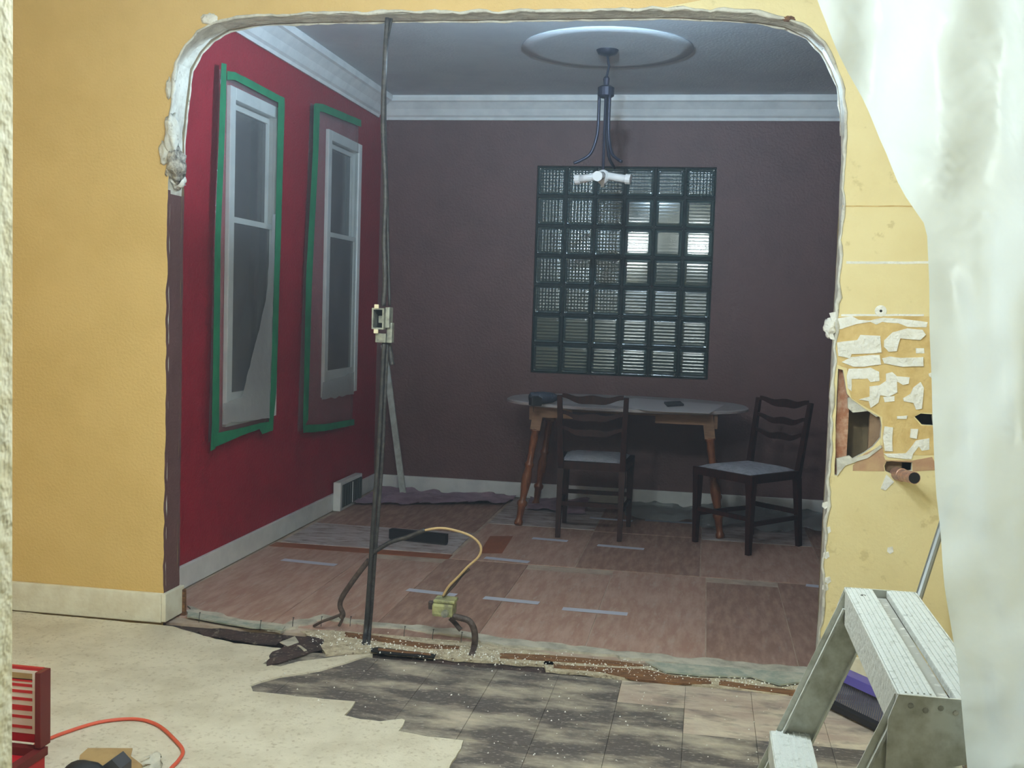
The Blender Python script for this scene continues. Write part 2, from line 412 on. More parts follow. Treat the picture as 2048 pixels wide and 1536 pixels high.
patch([(742, 1296), (756, 1294), (872, 1308), (868, 1315), (760, 1306), (742, 1302)], 0.0065, 0.004, 'dark', 'floor_slot', fl, 0.001, 0.03, 14)
patch([(756, 1296), (862, 1307), (862, 1310), (756, 1300)], 0.0085, 0.003, 'wood', 'slot_board', fl, 0.001, 0.03, 14)
# crumbs of plaster: nobody could count them
bm = bmesh.new()
for i in range(1150):
    if i < 900:
        t = random.random(); px = 620 + t * 1000; py = 1276 + t * 95 + random.gauss(0, 9)
    else:
        px = random.uniform(520, 1650); py = random.uniform(1320, 1536)
        if px < 960 and py > 1415: continue
    p = H(px, py, 2, 0.006)
    s = random.uniform(0.0012, 0.0042) * (1 if i < 900 else 0.8)
    q = noise.random_unit_vector() * s
    vs = [bm.verts.new(p + Vector((dx * s, dy * s * random.uniform(0.6, 1.3), dz * s))) for dx, dy, dz in ((-1, -1, 0), (1, -0.7, 0), (0.2, 1, 0), (q.x / s * 0.3, q.y / s * 0.3, 1.3))]
    for f in ((0, 1, 2), (0, 1, 3), (1, 2, 3), (2, 0, 3)): bm.faces.new([vs[k] for k in f])
o = obj('plaster_crumbs', bm, 'mortar'); tag(o, 'pale crumbs of plaster scattered along the torn threshold', 'debris', kind='stuff')

# dining floor sheets, thin panels with visible joints
def sheet(px, m, dz=0.0, seed=0):
    z = 0.003 + dz
    return obj('floor_sheet', slab(densify(floorpts(px, z), 0.25, 0.002, True, seed), [], XY, z, 0.0), m, dfl)
y0, y1 = 4.21, 5.62
xs = [XR + 0.03, -1.72, -1.30, -0.86, -0.42, 0.05, 0.40, XRIGHT - 0.03]
for i in range(len(xs) - 1):
    g = 0.0025
    mm = ['sheet', 'sheet', 'sheet_d', 'sheet', 'sheet', 'sheet_d', 'sheet_d'][i]
    obj('floor_sheet', bx(xs[i] + g, xs[i + 1] - g, y0 + 0.02, y1 - 0.01 - 0.10 * (i % 2), 0.0, 0.0028 + 0.0006 * (i % 3)), mm, dfl)
xs2 = [-1.28, -0.62, 0.02, 0.66, XRIGHT - 0.03]
for i in range(4):
    obj('floor_sheet', bx(xs2[i] + 0.003, xs2[i + 1] - 0.003, y1 + 0.01, 6.62 - 0.03 * i, 0.0, 0.0028 + 0.0006 * (i % 2)), ['sheet', 'sheet_d', 'sheet', 'sheet_d'][i], dfl)
    obj('floor_sheet', bx(xs2[i] + 0.003, xs2[i + 1] - 0.003, 6.64 - 0.03 * i, YB - 0.04, 0.0, 0.0030), 'sheet_g' if i % 2 == 0 else 'sheet_d', dfl)
obj('floor_sheet', bx(XR + 0.03, -1.29, y1, 5.72, 0.0, 0.0028), 'sheet_o', dfl)
obj('floor_sheet', bx(XR + 0.05, -1.30, 5.735, 6.30, 0.0, 0.0040), 'sheet_g', dfl)
obj('floor_sheet', bx(XR + 0.05, -1.30, 6.31, YB - 0.04, 0.0, 0.0034), 'sheet_d', dfl)
patch([(958, 1106), (980, 1072), (1026, 1072), (1004, 1106)], 0.0045, 0.002, 'sheet_o', 'floor_sheet', dfl, 0.001, 0.2, 3)

# ceilings
struct('ceiling', bx(XKL - 0.1, XRIGHT + 0.1, 0.9, YA + 0.05, ZC, ZC + 0.1), 'ceil', 'pale kitchen ceiling above the camera side', 'ceiling')
struct('ceiling_dining', bx(XR - 0.1, XRIGHT + 0.1, YA + 0.055, YB + 0.1, ZC, ZC + 0.1), 'ceil', 'bluish white dining room ceiling behind the arch', 'ceiling')

# dividing wall with the arched opening
arch_px = [(340, 165), (352, 125), (372, 90), (396, 64), (430, 44), (475, 35), (540, 30), (700, 26), (1000, 22), (1200, 19), (1350, 17), (1450, 22), (1520, 27), (1575, 37), (1620, 58), (1650, 88), (1670, 122), (1684, 160), (1690, 215), (1690, 280)]
ap = wallpts(arch_px)
ap = [(XL, ZN)] + [(XL, 0.6), (XL, 1.7), (XL, 2.0)] + ap[1:-1] + [(XJ, 1.9), (XJ, 1.2), (XJ, 0.5), (XJ, ZN)]
arch = densify(ap, 0.025, 0.006, False, 5)
arch[0] = (XL, ZN); arch[-1] = (XJ, ZN)
hole1_z = [(775, 470), (815, 480), (830, 560), (840, 640), (870, 680), (960, 740), (1065, 800), (1075, 860), (1070, 940), (1020, 1000), (960, 1040), (870, 1090), (800, 1120), (775, 1195), (757, 1195), (760, 800)]
hole2_z = [(1095, 1130), (1110, 1100), (1200, 1100), (1280, 1110), (1280, 1165), (1200, 1180), (1140, 1185), (1100, 1165)]
hole3_z = [(1300, 800), (1340, 775), (1420, 780), (1432, 855), (1350, 850)]
K6 = 600 / 2048
def z6(pts, y=YA): return wallpts([(1448 + a * K6, 600 + b * K6) for a, b in pts], y)
holes = [densify(z6(h), 0.015, 0.003, True, 8 + i) for i, h in enumerate((hole1_z, hole2_z, hole3_z))]
for L in holes[0:1]:
    for i, (a, b) in enumerate(L): L[i] = (max(a, XJ + 0.012), b)
outl = [(XKL, ZN), (XKL, ZC), (XRIGHT, ZC), (XRIGHT, ZN)] + arch[::-1]
XSEAM = H(66, 700, 1, YA).x
def side_mi(u, v):
    if u < XL + 0.03 and v < H(345, 376, 1, YA).z: return 2
    return 1
# front plaster skin (with the broken holes), inner core, rear skin
skin = slab(outl, holes, XZ, YA, YA + 0.022, mi_front=0, mi_back=1, mi_side=side_mi)
for f in skin.faces:
    if f.material_index == 0 and f.calc_center_median().x > 0.2: f.material_index = 3
wd = struct('wall_divider', skin, ['yellow', 'plaster', 'brown', 'yellow_lit'], 'yellow wall broken open into a wide arch between the rooms')
arch_in = densify(ap, 0.04, 0.003, False, 9); arch_in[0] = (XL, ZN); arch_in[-1] = (XJ, ZN)
cx0, cx1 = XJ + 0.016, 1.02
cav = [(cx0, 0.60), (1.05, 0.60), (1.05, 1.45), (cx0, 1.45)]
core = slab([(XKL, ZN), (XKL, ZC), (XRIGHT, ZC), (XRIGHT, ZN)] + arch_in[::-1], [cav], XZ, YA + 0.0225, YA2 - 0.02, mi_front=0, mi_back=0, mi_side=lambda u, v: 1 if side_mi(u, v) == 2 else 0)
o = obj('wall_core', core, ['plaster', 'brown'], wd)
rear = slab([(XKL, ZN), (XKL, ZC), (XRIGHT, ZC), (XRIGHT, ZN)] + densify(ap, 0.04, 0.003, False, 12)[::-1], [], XZ, YA2 - 0.0195, YA2, mi_front=0, mi_back=1, mi_side=lambda u, v: 1 if side_mi(u, v) == 2 else 0)
o = obj('rear_plasterboard', rear, ['olive', 'brown'], wd)
# things seen in the broken wall
obj('stud', bx(XJ + 0.018, H(1448 + 845 * K6, 860, 1, YA + 0.03).x, YA + 0.026, YA + 0.115, 0.60, 1.45), 'stud', wd)
sx = H(1448 + 985 * K6, 860, 1, YA + 0.05).x
obj('lath_board', bx(sx, sx + 0.12, YA + 0.03, YA + 0.05, 0.62, 1.44), 'lath', wd)
o = obj('plaster_flap', slab(densify(z6([(845, 670), (880, 662), (960, 720), (1065, 795), (1040, 800), (980, 760), (880, 770), (850, 740)]), 0.02, 0.003, True, 3), [], XZ, YA + 0.004, YA + 0.018), 'plaster', wd)
o = obj('plaster_flap', slab(densify(z6([(770, 1085), (860, 1065), (880, 1085), (980, 1055), (1065, 990), (1075, 1005), (980, 1080), (830, 1130), (800, 1160), (770, 1200)]), 0.02, 0.003, True, 4), [], XZ, YA - 0.006, YA + 0.012), 'plaster', wd)
# scraped ochre area, bare board, thinset left by old tiles
def wpatch(zp, m, d, name, seed, amp=0.003, t=0.0):
    return obj(name, slab(densify(z6(zp), 0.015, amp, True, seed), [], XZ, YA - d, YA - t + 0.001), m, wd)
wpatch([(768, 120), (1000, 108), (1415, 110), (1480, 300), (1480, 770), (1340, 768), (1295, 800), (1345, 856), (1440, 862), (1445, 1060), (1085, 1060), (1082, 800), (872, 672), (848, 600), (838, 466), (768, 440)], 'ochre', 0.0012, 'scraped_paint', 21, 0.002)
wpatch([(880, 1128), (960, 1050), (1078, 990), (1092, 1072), (1100, 1090), (1286, 1096), (1420, 1070), (1460, 1160), (1290, 1168), (1286, 1108), (1110, 1096), (1088, 1130), (1094, 1170), (880, 1165)], 'pinkb', 0.0014, 'bare_board', 22, 0.002)
mort = [[(765, 130), (870, 105), (920, 130), (1000, 140), (1090, 120), (1300, 140), (1390, 150), (1380, 185), (1250, 185), (1190, 160), (1080, 150), (1040, 170), (1000, 150), (900, 160), (800, 200), (765, 200)],
 [(770, 290), (910, 270), (930, 235), (1065, 245), (1075, 355), (1000, 365), (870, 370), (860, 400), (780, 380)],
 [(1090, 275), (1150, 220), (1250, 195), (1350, 200), (1375, 235), (1340, 270), (1200, 260), (1185, 300), (1175, 350), (1120, 355), (1090, 320)],
 [(1310, 330), (1365, 330), (1365, 365), (1310, 365)],
 [(870, 385), (930, 380), (1060, 375), (1070, 440), (960, 455), (880, 450), (800, 420)],
 [(1075, 400), (1130, 385), (1210, 395), (1360, 390), (1360, 455), (1220, 460), (1090, 435)],
 [(850, 470), (1000, 460), (1060, 490), (1060, 550), (1000, 560), (980, 535), (870, 540), (870, 620), (845, 600), (838, 520)],
 [(1105, 500), (1150, 490), (1180, 520), (1265, 525), (1260, 570), (1220, 580), (1180, 555), (1180, 630), (1120, 660), (1060, 650), (1050, 700), (1000, 735), (985, 690), (920, 680), (990, 660), (990, 590), (1060, 580), (1105, 550)],
 [(1340, 560), (1360, 600), (1350, 740), (1310, 745), (1290, 700), (1225, 690), (1220, 670), (1270, 640), (1290, 600)],
 [(1085, 660), (1165, 655), (1165, 690), (1095, 695)], [(1092, 865), (1150, 870), (1150, 1030), (1095, 1030), (1085, 940)],
 [(1275, 880), (1325, 880), (1315, 945), (1270, 940)],
 [(1310, 960), (1400, 945), (1400, 1020), (1350, 1030), (1330, 1000), (1290, 1050), (1280, 1090), (1120, 1070), (1090, 1045), (1240, 1045)],
 [(1180, 790), (1250, 785), (1245, 808), (1180, 808)], [(1395, 500), (1420, 490), (1470, 520), (1460, 560), (1400, 520)], [(1070, 1290), (1110, 1190), (1160, 1240), (1100, 1300)],
 [(720, 90), (765, 80), (765, 170), (740, 150)], [(690, 215), (740, 205), (760, 270), (730, 265)]]
for i, q in enumerate(mort):
    wpatch(q, 'mortar', 0.004 + 0.002 * (i % 3), 'thinset_patch', 30 + i, 0.003)
for (px, py, ww, hh) in ((1760, 412, 150, 3), (1775, 525, 165, 5), (1765, 630, 165, 4)):
    q = wallpts([(px - ww / 2, py - hh / 2), (px + ww / 2, py - hh / 2), (px + ww / 2, py + hh / 2), (px - ww / 2, py + hh / 2)])
    obj('grout_line', slab(densify(q, 0.02, 0.002, True, px), [], XZ, YA - 0.0015, YA + 0.001), 'mortar' if py > 500 else 'ochre', wd)
c = H(1448 + 1070 * K6, 600 + 75 * K6, 1, YA)
obj('filler_spot', lathe(bmesh.new(), [(0.021, 0.0), (0.02, 0.003), (0.01, 0.004)], 14, c, Matrix.Rotation(PI / 2, 4, 'X')), 'mortar', wd)
obj('screw_hole', lathe(bmesh.new(), [(0.005, 0.0), (0.005, 0.0048)], 8, c, Matrix.Rotation(PI / 2, 4, 'X')), 'dark', wd)
for px, py in ((1652, 1110), (1655, 1160), (1650, 1175), (1780, 1100), (1650, 1010), (1655, 1060)):
    q = [(px - 5, py - 5), (px + 5, py - 7), (px + 7, py + 3), (px, py + 8), (px - 6, py + 3)]
    obj('plaster_chip', slab(wallpts(q), [], XZ, YA - 0.003, YA + 0.001), 'mortar', wd)
# ragged plaster bead all along the broken arch edge
bm = bmesh.new()
front = [p for p in arch if p[1] > 1.84 or p[0] > 0.2]
path = [Vector((p[0], YA - 0.001, p[1])) for p in front if p[1] > 0.05]
rr = [0.004 + 0.008 * max(0, noise.noise(Vector((p.x * 9, p.z * 9, 1)))) + 0.006 * abs(noise.noise(Vector((p.x * 31, p.z * 31, 4)))) for p in path]
for i, p in enumerate(path):
    d = noise.noise_vector(Vector((p.x * 23, p.z * 23, 2))) * 0.008; path[i] = p + Vector((d.x, d.y * 0.4, d.z))
tube(bm, path, rr, 6)
obj('plaster_edge', bm, 'plaster', wd, True)
bm = bmesh.new()
pb = [Vector((p[0], YA2 + 0.001, p[1])) for p in front if p[1] > 1.5 and (p[0] < 0.2 or p[1] > 2.0)]
tube(bm, pb, [0.004 + 0.006 * abs(noise.noise(Vector((p.x * 19, p.z * 19, 7)))) for p in pb], 6)
obj('plaster_edge', bm, 'plaster', wd, True)
def lump(name, c, r, m, parent, seed, sq=(1, 1, 1), sub=3, amp=0.45):
    bm = bmesh.new(); bmesh.ops.create_icosphere(bm, subdivisions=sub, radius=1)
    for v in bm.verts:
        k = 1 + amp * noise.noise(v.co * 2.2 + Vector((seed, 0, 0))) + amp * 0.5 * noise.noise(v.co * 5 + Vector((0, seed, 0)))
        v.co = Vector(c) + Vector((v.co.x * sq[0], v.co.y * sq[1], v.co.z * sq[2])) * (r * k)
    return obj(name, bm, m, parent, True)
lump('plaster_chunk', H(330, 305, 1, YA), 0.045, 'plaster', wd, 1, (0.5, 0.4, 1.1))
lump('plaster_chunk', H(352, 330, 1, YA + 0.02), 0.05, 'plaster_d', wd, 2, (0.7, 0.9, 1.2))
lump('plaster_chunk', H(356, 362, 1, YA + 0.06), 0.036, 'mortar', wd, 3, (0.7, 1.3, 0.8))
lump('plaster_chunk', H(345, 270, 1, YA + 0.01), 0.05, 'plaster', wd, 4, (0.5, 0.8, 1.6))
lump('plaster_chunk', H(338, 178, 1, YA), 0.03, 'plaster', wd, 5, (0.45, 0.4, 1.3))
lump('plaster_chunk', H(1578, 38, 1, YA), 0.016, 'wood', wd, 6, (1.3, 0.8, 0.6))
lump('plaster_chunk', H(418, 38, 1, YA), 0.028, 'mortar', wd, 7, (1.2, 0.4, 0.8))
lump('plaster_chunk', H(1660, 655, 1, YA), 0.03, 'mortar', wd, 8, (0.7, 0.6, 1.2))
# proud drywall panel seam on the far left, baseboards of the kitchen side
bb = bmesh.new()
box(bb, XKL + 0.01, XL + 0.002, YA - 0.022, YA - 0.001, 0.008, 0.128, bev=0.004)
b1 = struct('baseboard_kitchen', bb, 'trim_old', 'scuffed cream baseboard under the yellow wall left of the arch', 'baseboard')
obj('corner_return', bx(XL + 0.003, XL + 0.022, YA - 0.022, YA2, 0.0125, 0.128, bev=0.003), 'trim_old', b1)
struct('baseboard_kitchen_right', bx(XJ + 0.03, XRIGHT - 0.01, YA - 0.018, YA - 0.001, 0.008, 0.10, bev=0.004), 'trim_old', 'low dusty baseboard under the scraped wall right of the arch', 'baseboard')
bm = beam(bmesh.new(), H(362, 1240, 1, YA2 - 0.01) + Vector((0.01, 0, 0)), H(362, 1178, 1, YA2 - 0.01) + Vector((0.01, 0, 0)), 0.02, 0.016)
obj('wood_stub', bm, 'wood', b1)['label'] = 'bare wood stub at the end of the baseboard'

# other walls
red_holes = [[(5.12, 0.76), (5.65, 0.76), (5.65, 2.30), (5.12, 2.30)], [(6.52, 0.80), (7.06, 0.80), (7.06, 2.32), (6.52, 2.32)]]
wl = struct('wall_left', slab([(YA2, ZN), (YB + 0.1, ZN), (YB + 0.1, ZC), (YA2, ZC)], red_holes, YZ, XR, XR - 0.10, mi_side=lambda u, v: 1), ['red', 'white'], 'deep red dining room wall with two covered windows')
GB0, GB1, GZ0, GZ1 = -1.200, 0.019, 0.888, 2.318
struct('wall_back', slab([(XR - 0.1, ZN), (XRIGHT + 0.1, ZN), (XRIGHT + 0.1, ZC), (XR - 0.1, ZC)], [[(GB0, GZ0), (GB1, GZ0), (GB1, GZ1), (GB0, GZ1)]], XZ, YB, YB + 0.12), 'brown', 'dark brown far wall around the glass block window')
struct('wall_right', bx(XRIGHT, XRIGHT + 0.1, YA2, YB + 0.1, ZN, ZC), 'brown', 'brown right wall of the dining room hidden behind the arch')
struct('wall_kitchen_left', bx(XKL - 0.1, XKL, 0.9, YA2, ZN, ZC), 'yellow', 'yellow left wall of the kitchen outside the frame')
struct('wall_kitchen_right', bx(XRIGHT, XRIGHT + 0.1, 0.9, YA2, ZN, ZC), 'yellow_lit', 'yellow right wall of the kitchen, lit tone in its colour, behind the plastic')
xd = H(25, 760, 1, 1.2).x
wn = slab([(XKL, ZN), (xd, ZN), (xd, 2.08), (0.95, 2.08), (0.95, ZN), (XRIGHT, ZN), (XRIGHT, ZC), (XKL, ZC)], [], XZ, 1.06, 1.2)
struct('wall_near', wn, 'stucco', 'rough cream doorway wall at the left edge of the view')

struct('ceiling_hall', bx(XKL - 0.1, XRIGHT + 0.1, -1.3, 0.895, 2.50, 2.6), 'ceil', 'pale ceiling of the hall behind the camera', 'ceiling')
struct('wall_hall', bx(XKL, XRIGHT, -1.3, -1.2, ZN, 2.5), 'yellow_lit', 'pale wall of the hall behind the camera')

# trims
def crown(a0, a1, axis, name, label):
    prof = [(0, 0), (0.012, 0), (0.016, 0.018), (0.03, 0.03), (0.05, 0.07), (0.085, 0.11), (0.10, 0.118), (0.105, 0.14), (0.105, 0.155), (0, 0.155)]
    bm = bmesh.new(); R = []
    for a in (a0, a1):
        if axis == 'x': R.append([bm.verts.new((a, YB - 0.001 - d, 2.624 + z)) for d, z in prof])
        elif axis == 'l': R.append([bm.verts.new((XR + 0.001 + d, a, 2.624 + z)) for d, z in prof])
        else: R.append([bm.verts.new((XRIGHT - 0.001 - d, a, 2.624 + z)) for d, z in prof])
    n = len(prof)
    for i in range(n): bm.faces.new((R[0][i], R[0][(i + 1) % n], R[1][(i + 1) % n], R[1][i]))
    bm.faces.new(R[0]); bm.faces.new(R[1][::-1]); bmesh.ops.recalc_face_normals(bm, faces=bm.faces)
    return struct(name, bm, 'white', label, 'crown moulding')
crown(XR + 0.002, XRIGHT - 0.002, 'x', 'trim_1', 'white crown moulding along the top of the brown far wall')
crown(YA2 + 0.002, YB - 0.11, 'l', 'trim_2', 'white crown moulding along the top of the red wall')
struct('baseboard_left', bx(XR + 0.0005, XR + 0.02, YA2 + 0.001, YB - 0.022, 0.005, 0.112, bev=0.004), 'white', 'white baseboard along the bottom of the red wall', 'baseboard')
struct('baseboard_back', bx(XR + 0.001, XRIGHT - 0.001, YB - 0.02, YB - 0.0005, 0.005, 0.112, bev=0.004), 'white', 'white baseboard along the bottom of the brown far wall', 'baseboard')

# windows in the red wall
def sash_window(n, y0, y1, z0, z1, label):
    e = bpy.data.objects.new('window_%d' % n, None); COL.objects.link(e); tag(e, label, 'window', kind='structure')
    c = 0.055
    for (a, b, p, q, nm) in ((y0 - c, y0 + 0.005, z0 - c, z1 + c, 'casing'), (y1 - 0.005, y1 + c, z0 - c, z1 + c, 'casing'), (y0 + 0.006, y1 - 0.006, z1 - 0.005, z1 + c, 'casing'), (y0 + 0.006, y1 - 0.006, z0 - c, z0 + 0.005, 'sill')):
        obj(nm, bx(XR + 0.001, XR + 0.024, a, b, p, q, bev=0.004), 'white', e)
    zm = z0 + (z1 - z0) * 0.62
    for (za, zb, xo) in ((z0 + 0.008, zm + 0.02, 0.012), (zm - 0.02, z1 - 0.008, -0.018)):
        s = 0.028; lo_ = 0.10 if za < z0 + 0.1 else s
        bm = slab([(y0 + 0.008, za), (y1 - 0.008, za), (y1 - 0.008, zb), (y0 + 0.008, zb)], [[(y0 + s, za + lo_), (y1 - s, za + lo_), (y1 - s, zb - s), (y0 + s, zb - s)]], YZ, XR + xo, XR + xo - 0.028)
        f = obj('sash', bm, 'white', e)
        obj('pane', bx(XR + xo - 0.018, XR + xo - 0.012, y0 + s - 0.004, y1 - s + 0.004, za + lo_ - 0.004, zb - s + 0.004), 'pane', f)
sash_window(1, 5.12, 5.65, 0.76, 2.30, 'tall white sash window under plastic film in the red wall, nearer the arch')
sash_window(2, 6.52, 7.06, 0.80, 2.32, 'tall white sash window under plastic film in the red wall, nearer the far corner')

# film and tape over each window (a film is stuck on with four strips of tape)
def film(corn, bulge, label, seed, tapes, fold):
    t = thing('window_film', label, 'plastic film', (XR, corn[0][0], 0), 0, 'plastic films taped over the windows')
    y0c = corn[0][0]
    bm = bmesh.new(); nu, nv = 26, 60; g = []
    for j in range(nv + 1):
        row = []
        for i in range(nu + 1):
            u, v = i / nu, j / nv
            a = Vector(corn[0]).lerp(Vector(corn[1]), u); b = Vector(corn[3]).lerp(Vector(corn[2]), u); p = a.lerp(b, v)
            edge = min(u, 1 - u, v * 2.2, (1 - v) * 2.2)
            d = 0.0295 + bulge * min(1, edge * 6) + 0.010 * noise.noise(Vector((p.x * 9, p.y * 2.4, seed))) * min(1, edge * 9)
            if edge * 1.0 < 0.001: d = 0.002
            row.append(bm.verts.new((d, p.x - y0c, p.y)))
        g.append(row)
    for j in range(nv):
        for i in range(nu): bm.faces.new((g[j][i], g[j][i + 1], g[j + 1][i + 1], g[j + 1][i]))
    obj('film', bm, 'film', t, True)
    fp = [(H(x, y, 0, XR + 0.053).y - y0c, H(x, y, 0, XR + 0.053).z) for x, y in fold]
    obj('film_fold', slab(densify(fp, 0.03, 0.012, True, seed + 9), [], YZ, 0.0535, 0.0527), 'foldfilm', t)
    for k, q in enumerate(tapes):
        pts = [(H(x, y, 0, XR + 0.042).y - y0c, H(x, y, 0, XR + 0.042).z) for x, y in q]
        obj('tape', slab(densify(pts, 0.05, 0.002, True, seed + k), [], YZ, 0.0425 + 0.0008 * k, 0.0418 + 0.0008 * k), 'tape_g', t)
    return t
def rw(px): return [(H(x, y, 0, XR + 0.036).y, H(x, y, 0, XR + 0.036).z) for x, y in px]
film(rw([(430, 885), (545, 848), (566, 200), (452, 138)]), 0.006, 'plastic film with crooked green tape over the window nearer the arch', 3,
     [[(443, 126), (453, 128), (452, 200), (441, 480), (438, 860), (430, 898), (421, 902), (424, 850), (430, 480), (440, 200)],
      [(454, 142), (470, 144), (569, 196), (569, 212), (470, 160), (454, 160)],
      [(556, 204), (569, 206), (561, 480), (552, 782), (544, 862), (536, 862), (541, 782), (550, 480)],
      [(424, 868), (480, 856), (520, 846), (546, 842), (545, 860), (524, 868), (518, 858), (480, 872), (426, 896)]],
     [(546, 430), (551, 430), (539, 836), (445, 848), (448, 806), (484, 796), (510, 690), (532, 600)])
film(rw([(606, 864), (710, 848), (722, 240), (632, 206)]), 0.010, 'wider plastic film with green tape over the window nearer the far corner', 9,
     [[(628, 208), (640, 210), (637, 300), (624, 560), (616, 840), (606, 858), (612, 560), (626, 300)],
      [(630, 206), (646, 208), (722, 240), (722, 254), (646, 224), (630, 222)],
      [(606, 850), (650, 848), (708, 838), (708, 850), (650, 862), (606, 866)]],
     [(646, 764), (690, 752), (708, 744), (708, 788), (644, 800)])

# glass block window: 6 x 7 blocks in dark joints
gw = bpy.data.objects.new('window_3', None); COL.objects.link(gw); tag(gw, 'glass block window of six by seven blocks in the brown wall', 'window', kind='structure')
bw = (GB1 - GB0) / 6; bh = (GZ1 - GZ0) / 7
def block_mesh():
    bm = bmesh.new(); a = bw / 2 - 0.0065; b = bh / 2 - 0.0065
    rings = []
    for s, y in ((1.0, 0.08), (1.0, 0.008), (0.94, 0.0), (0.86, 0.003), (0.74, 0.0005)):
        ring = []
        for k in range(16):
            t = 2 * PI * k / 16 + PI / 16; cx, cz = math.cos(t), math.sin(t)
            e = 0.14; fx = math.copysign(abs(cx) ** e, cx); fz = math.copysign(abs(cz) ** e, cz)
            ring.append(bm.verts.new((a * s * fx, y, b * s * fz)))
        rings.append(ring)
    for r0, r1 in zip(rings, rings[1:]):
        for k in range(16): bm.faces.new((r0[k], r0[(k + 1) % 16], r1[(k + 1) % 16], r1[k]))
    bm.faces.new(rings[-1]); bm.faces.new(rings[0][::-1])
    bmesh.ops.recalc_face_normals(bm, faces=bm.faces)
    return bm
proto = {}
for r in range(7):
    for c in range(6):
        k = 'block_smooth' if (c >= 3 and 1 <= r <= 3) else 'block_grid' if (r < 2 or (c < 3 and r < 5)) else 'block_rib'
        if k not in proto:
            o = obj('glass_block', block_mesh(), k, gw); proto[k] = o
        else:
            o = proto[k].copy(); COL.objects.link(o); o.parent = gw
        o.location = (GB0 + (c + 0.5) * bw, YB + 0.018, GZ1 - (r + 0.5) * bh)
jt = []
for r in range(7):
    for c in range(6):
        x = GB0 + c * bw; z = GZ0 + r * bh; g = 0.007
        jt.append([(x + g, z + g), (x + bw - g, z + g), (x + bw - g, z + bh - g), (x + g, z + bh - g)])
obj('mortar_grid', slab([(GB0 + 0.001, GZ0 + 0.001), (GB1 - 0.001, GZ0 + 0.001), (GB1 - 0.001, GZ1 - 0.001), (GB0 + 0.001, GZ1 - 0.001)], jt, XZ, YB + 0.024, YB + 0.09), 'joint', gw)

# ================================================================== LAMPS (kitchen pendants above the frame, plus two added fills)
def glow(loc, r, L, c):
    # light of a lit bulb: a small sphere lamp around the bulb
    d = bpy.data.lights.new('bulb_light', 'POINT'); d.shadow_soft_size = r; d.color = c; d.energy = 4 * PI * PI * r * r * L
    o = bpy.data.objects.new('bulb_light', d); COL.objects.link(o); o.location = loc
bulb_m = M['socket']
for i, x in enumerate((-0.86, -0.14)):
    glow((x, 2.15, 2.11), 0.066, LAMP_POWER, (0.81, 0.95, 1.0))
    t = thing('pendant_lamp', ['bare pendant bulb over the kitchen floor, left of two', 'bare pendant bulb over the kitchen floor, right of two'][i], 'lamp', (x, 2.15, 2.11), 0, 'kitchen pendant lamps')
    obj('bulb', lathe(bmesh.new(), [(0.012, 0.06), (0.03, 0.05), (0.055, 0.02), (0.062, -0.005), (0.05, -0.04), (0.02, -0.06), (0.004, -0.064)], 16), bulb_m, t, True)
    obj('socket', lathe(bmesh.new(), [(0.02, 0.06), (0.022, 0.10), (0.012, 0.13)], 12), 'black', t)
    obj('flex', tube(bmesh.new(), [(0, 0, 0.13), (0, 0, ZC - 2.11 - 0.02)], 0.004, 6), 'black', t)
    obj('ceiling_rose', lathe(bmesh.new(), [(0.02, ZC - 2.15), (0.05, ZC - 2.125), (0.05, ZC - 2.1105)], 16), 'socket', t)

gl = thing('hall_fill_lamp', 'added globe fill lamp, unseen in the hall behind the camera', 'lamp', (0.535, -0.50, 0.0065))  # added lamp, out of view: lights ladder and plastic from the camera side
obj('base', lathe(bmesh.new(), [(0.14, 0.0), (0.14, 0.015), (0.03, 0.03)], 24), 'iron', gl)
obj('pole', tube(bmesh.new(), [(0, 0, 0.03), (0, 0, 1.76)], 0.012, 10), 'iron', gl)
obj('globe', lathe(bmesh.new(), [(0.12 * math.sin(PI * k / 12) + 0.001, 1.88 - 0.12 * math.cos(PI * k / 12)) for k in range(13)], 24), 'socket', gl, True)
glow((0.535, -0.50, 1.8865), 0.125, HALL_FILL, (0.9, 1.0, 0.97))
hl = thing('header_fill_lamp', 'added cool white fill uplighter, unseen above the arch on the dining side', 'lamp', (-0.54, YA2 + 0.001, 2.55))  # added lamp, out of view: lifts the dining ceiling and crown
obj('backplate', bx(-0.06, 0.06, 0.0, 0.02, -0.06, 0.05, bev=0.004), 'socket', hl)
obj('shade', lathe(bmesh.new(), [(0.01, -0.065), (0.06, -0.05), (0.085, -0.025), (0.09, -0.008), (0.086, -0.008), (0.081, -0.022), (0.057, -0.045), (0.008, -0.06)], 24, (0, 0.112, 0)), 'socket', hl, True)
obj('bulb', lathe(bmesh.new(), [(0.012, -0.05), (0.03, -0.025), (0.038, 0.0), (0.03, 0.02), (0.01, 0.03)], 16, (0, 0.112, 0)), 'socket', hl, True)
glow((-0.54, YA2 + 0.113, 2.55), 0.040, HEADER_FILL, (0.56, 0.80, 1.0))

# ================================================================== OBJECTS
def place(o, loc, rz): o.location = loc; o.rotation_euler = (0, 0, rz)

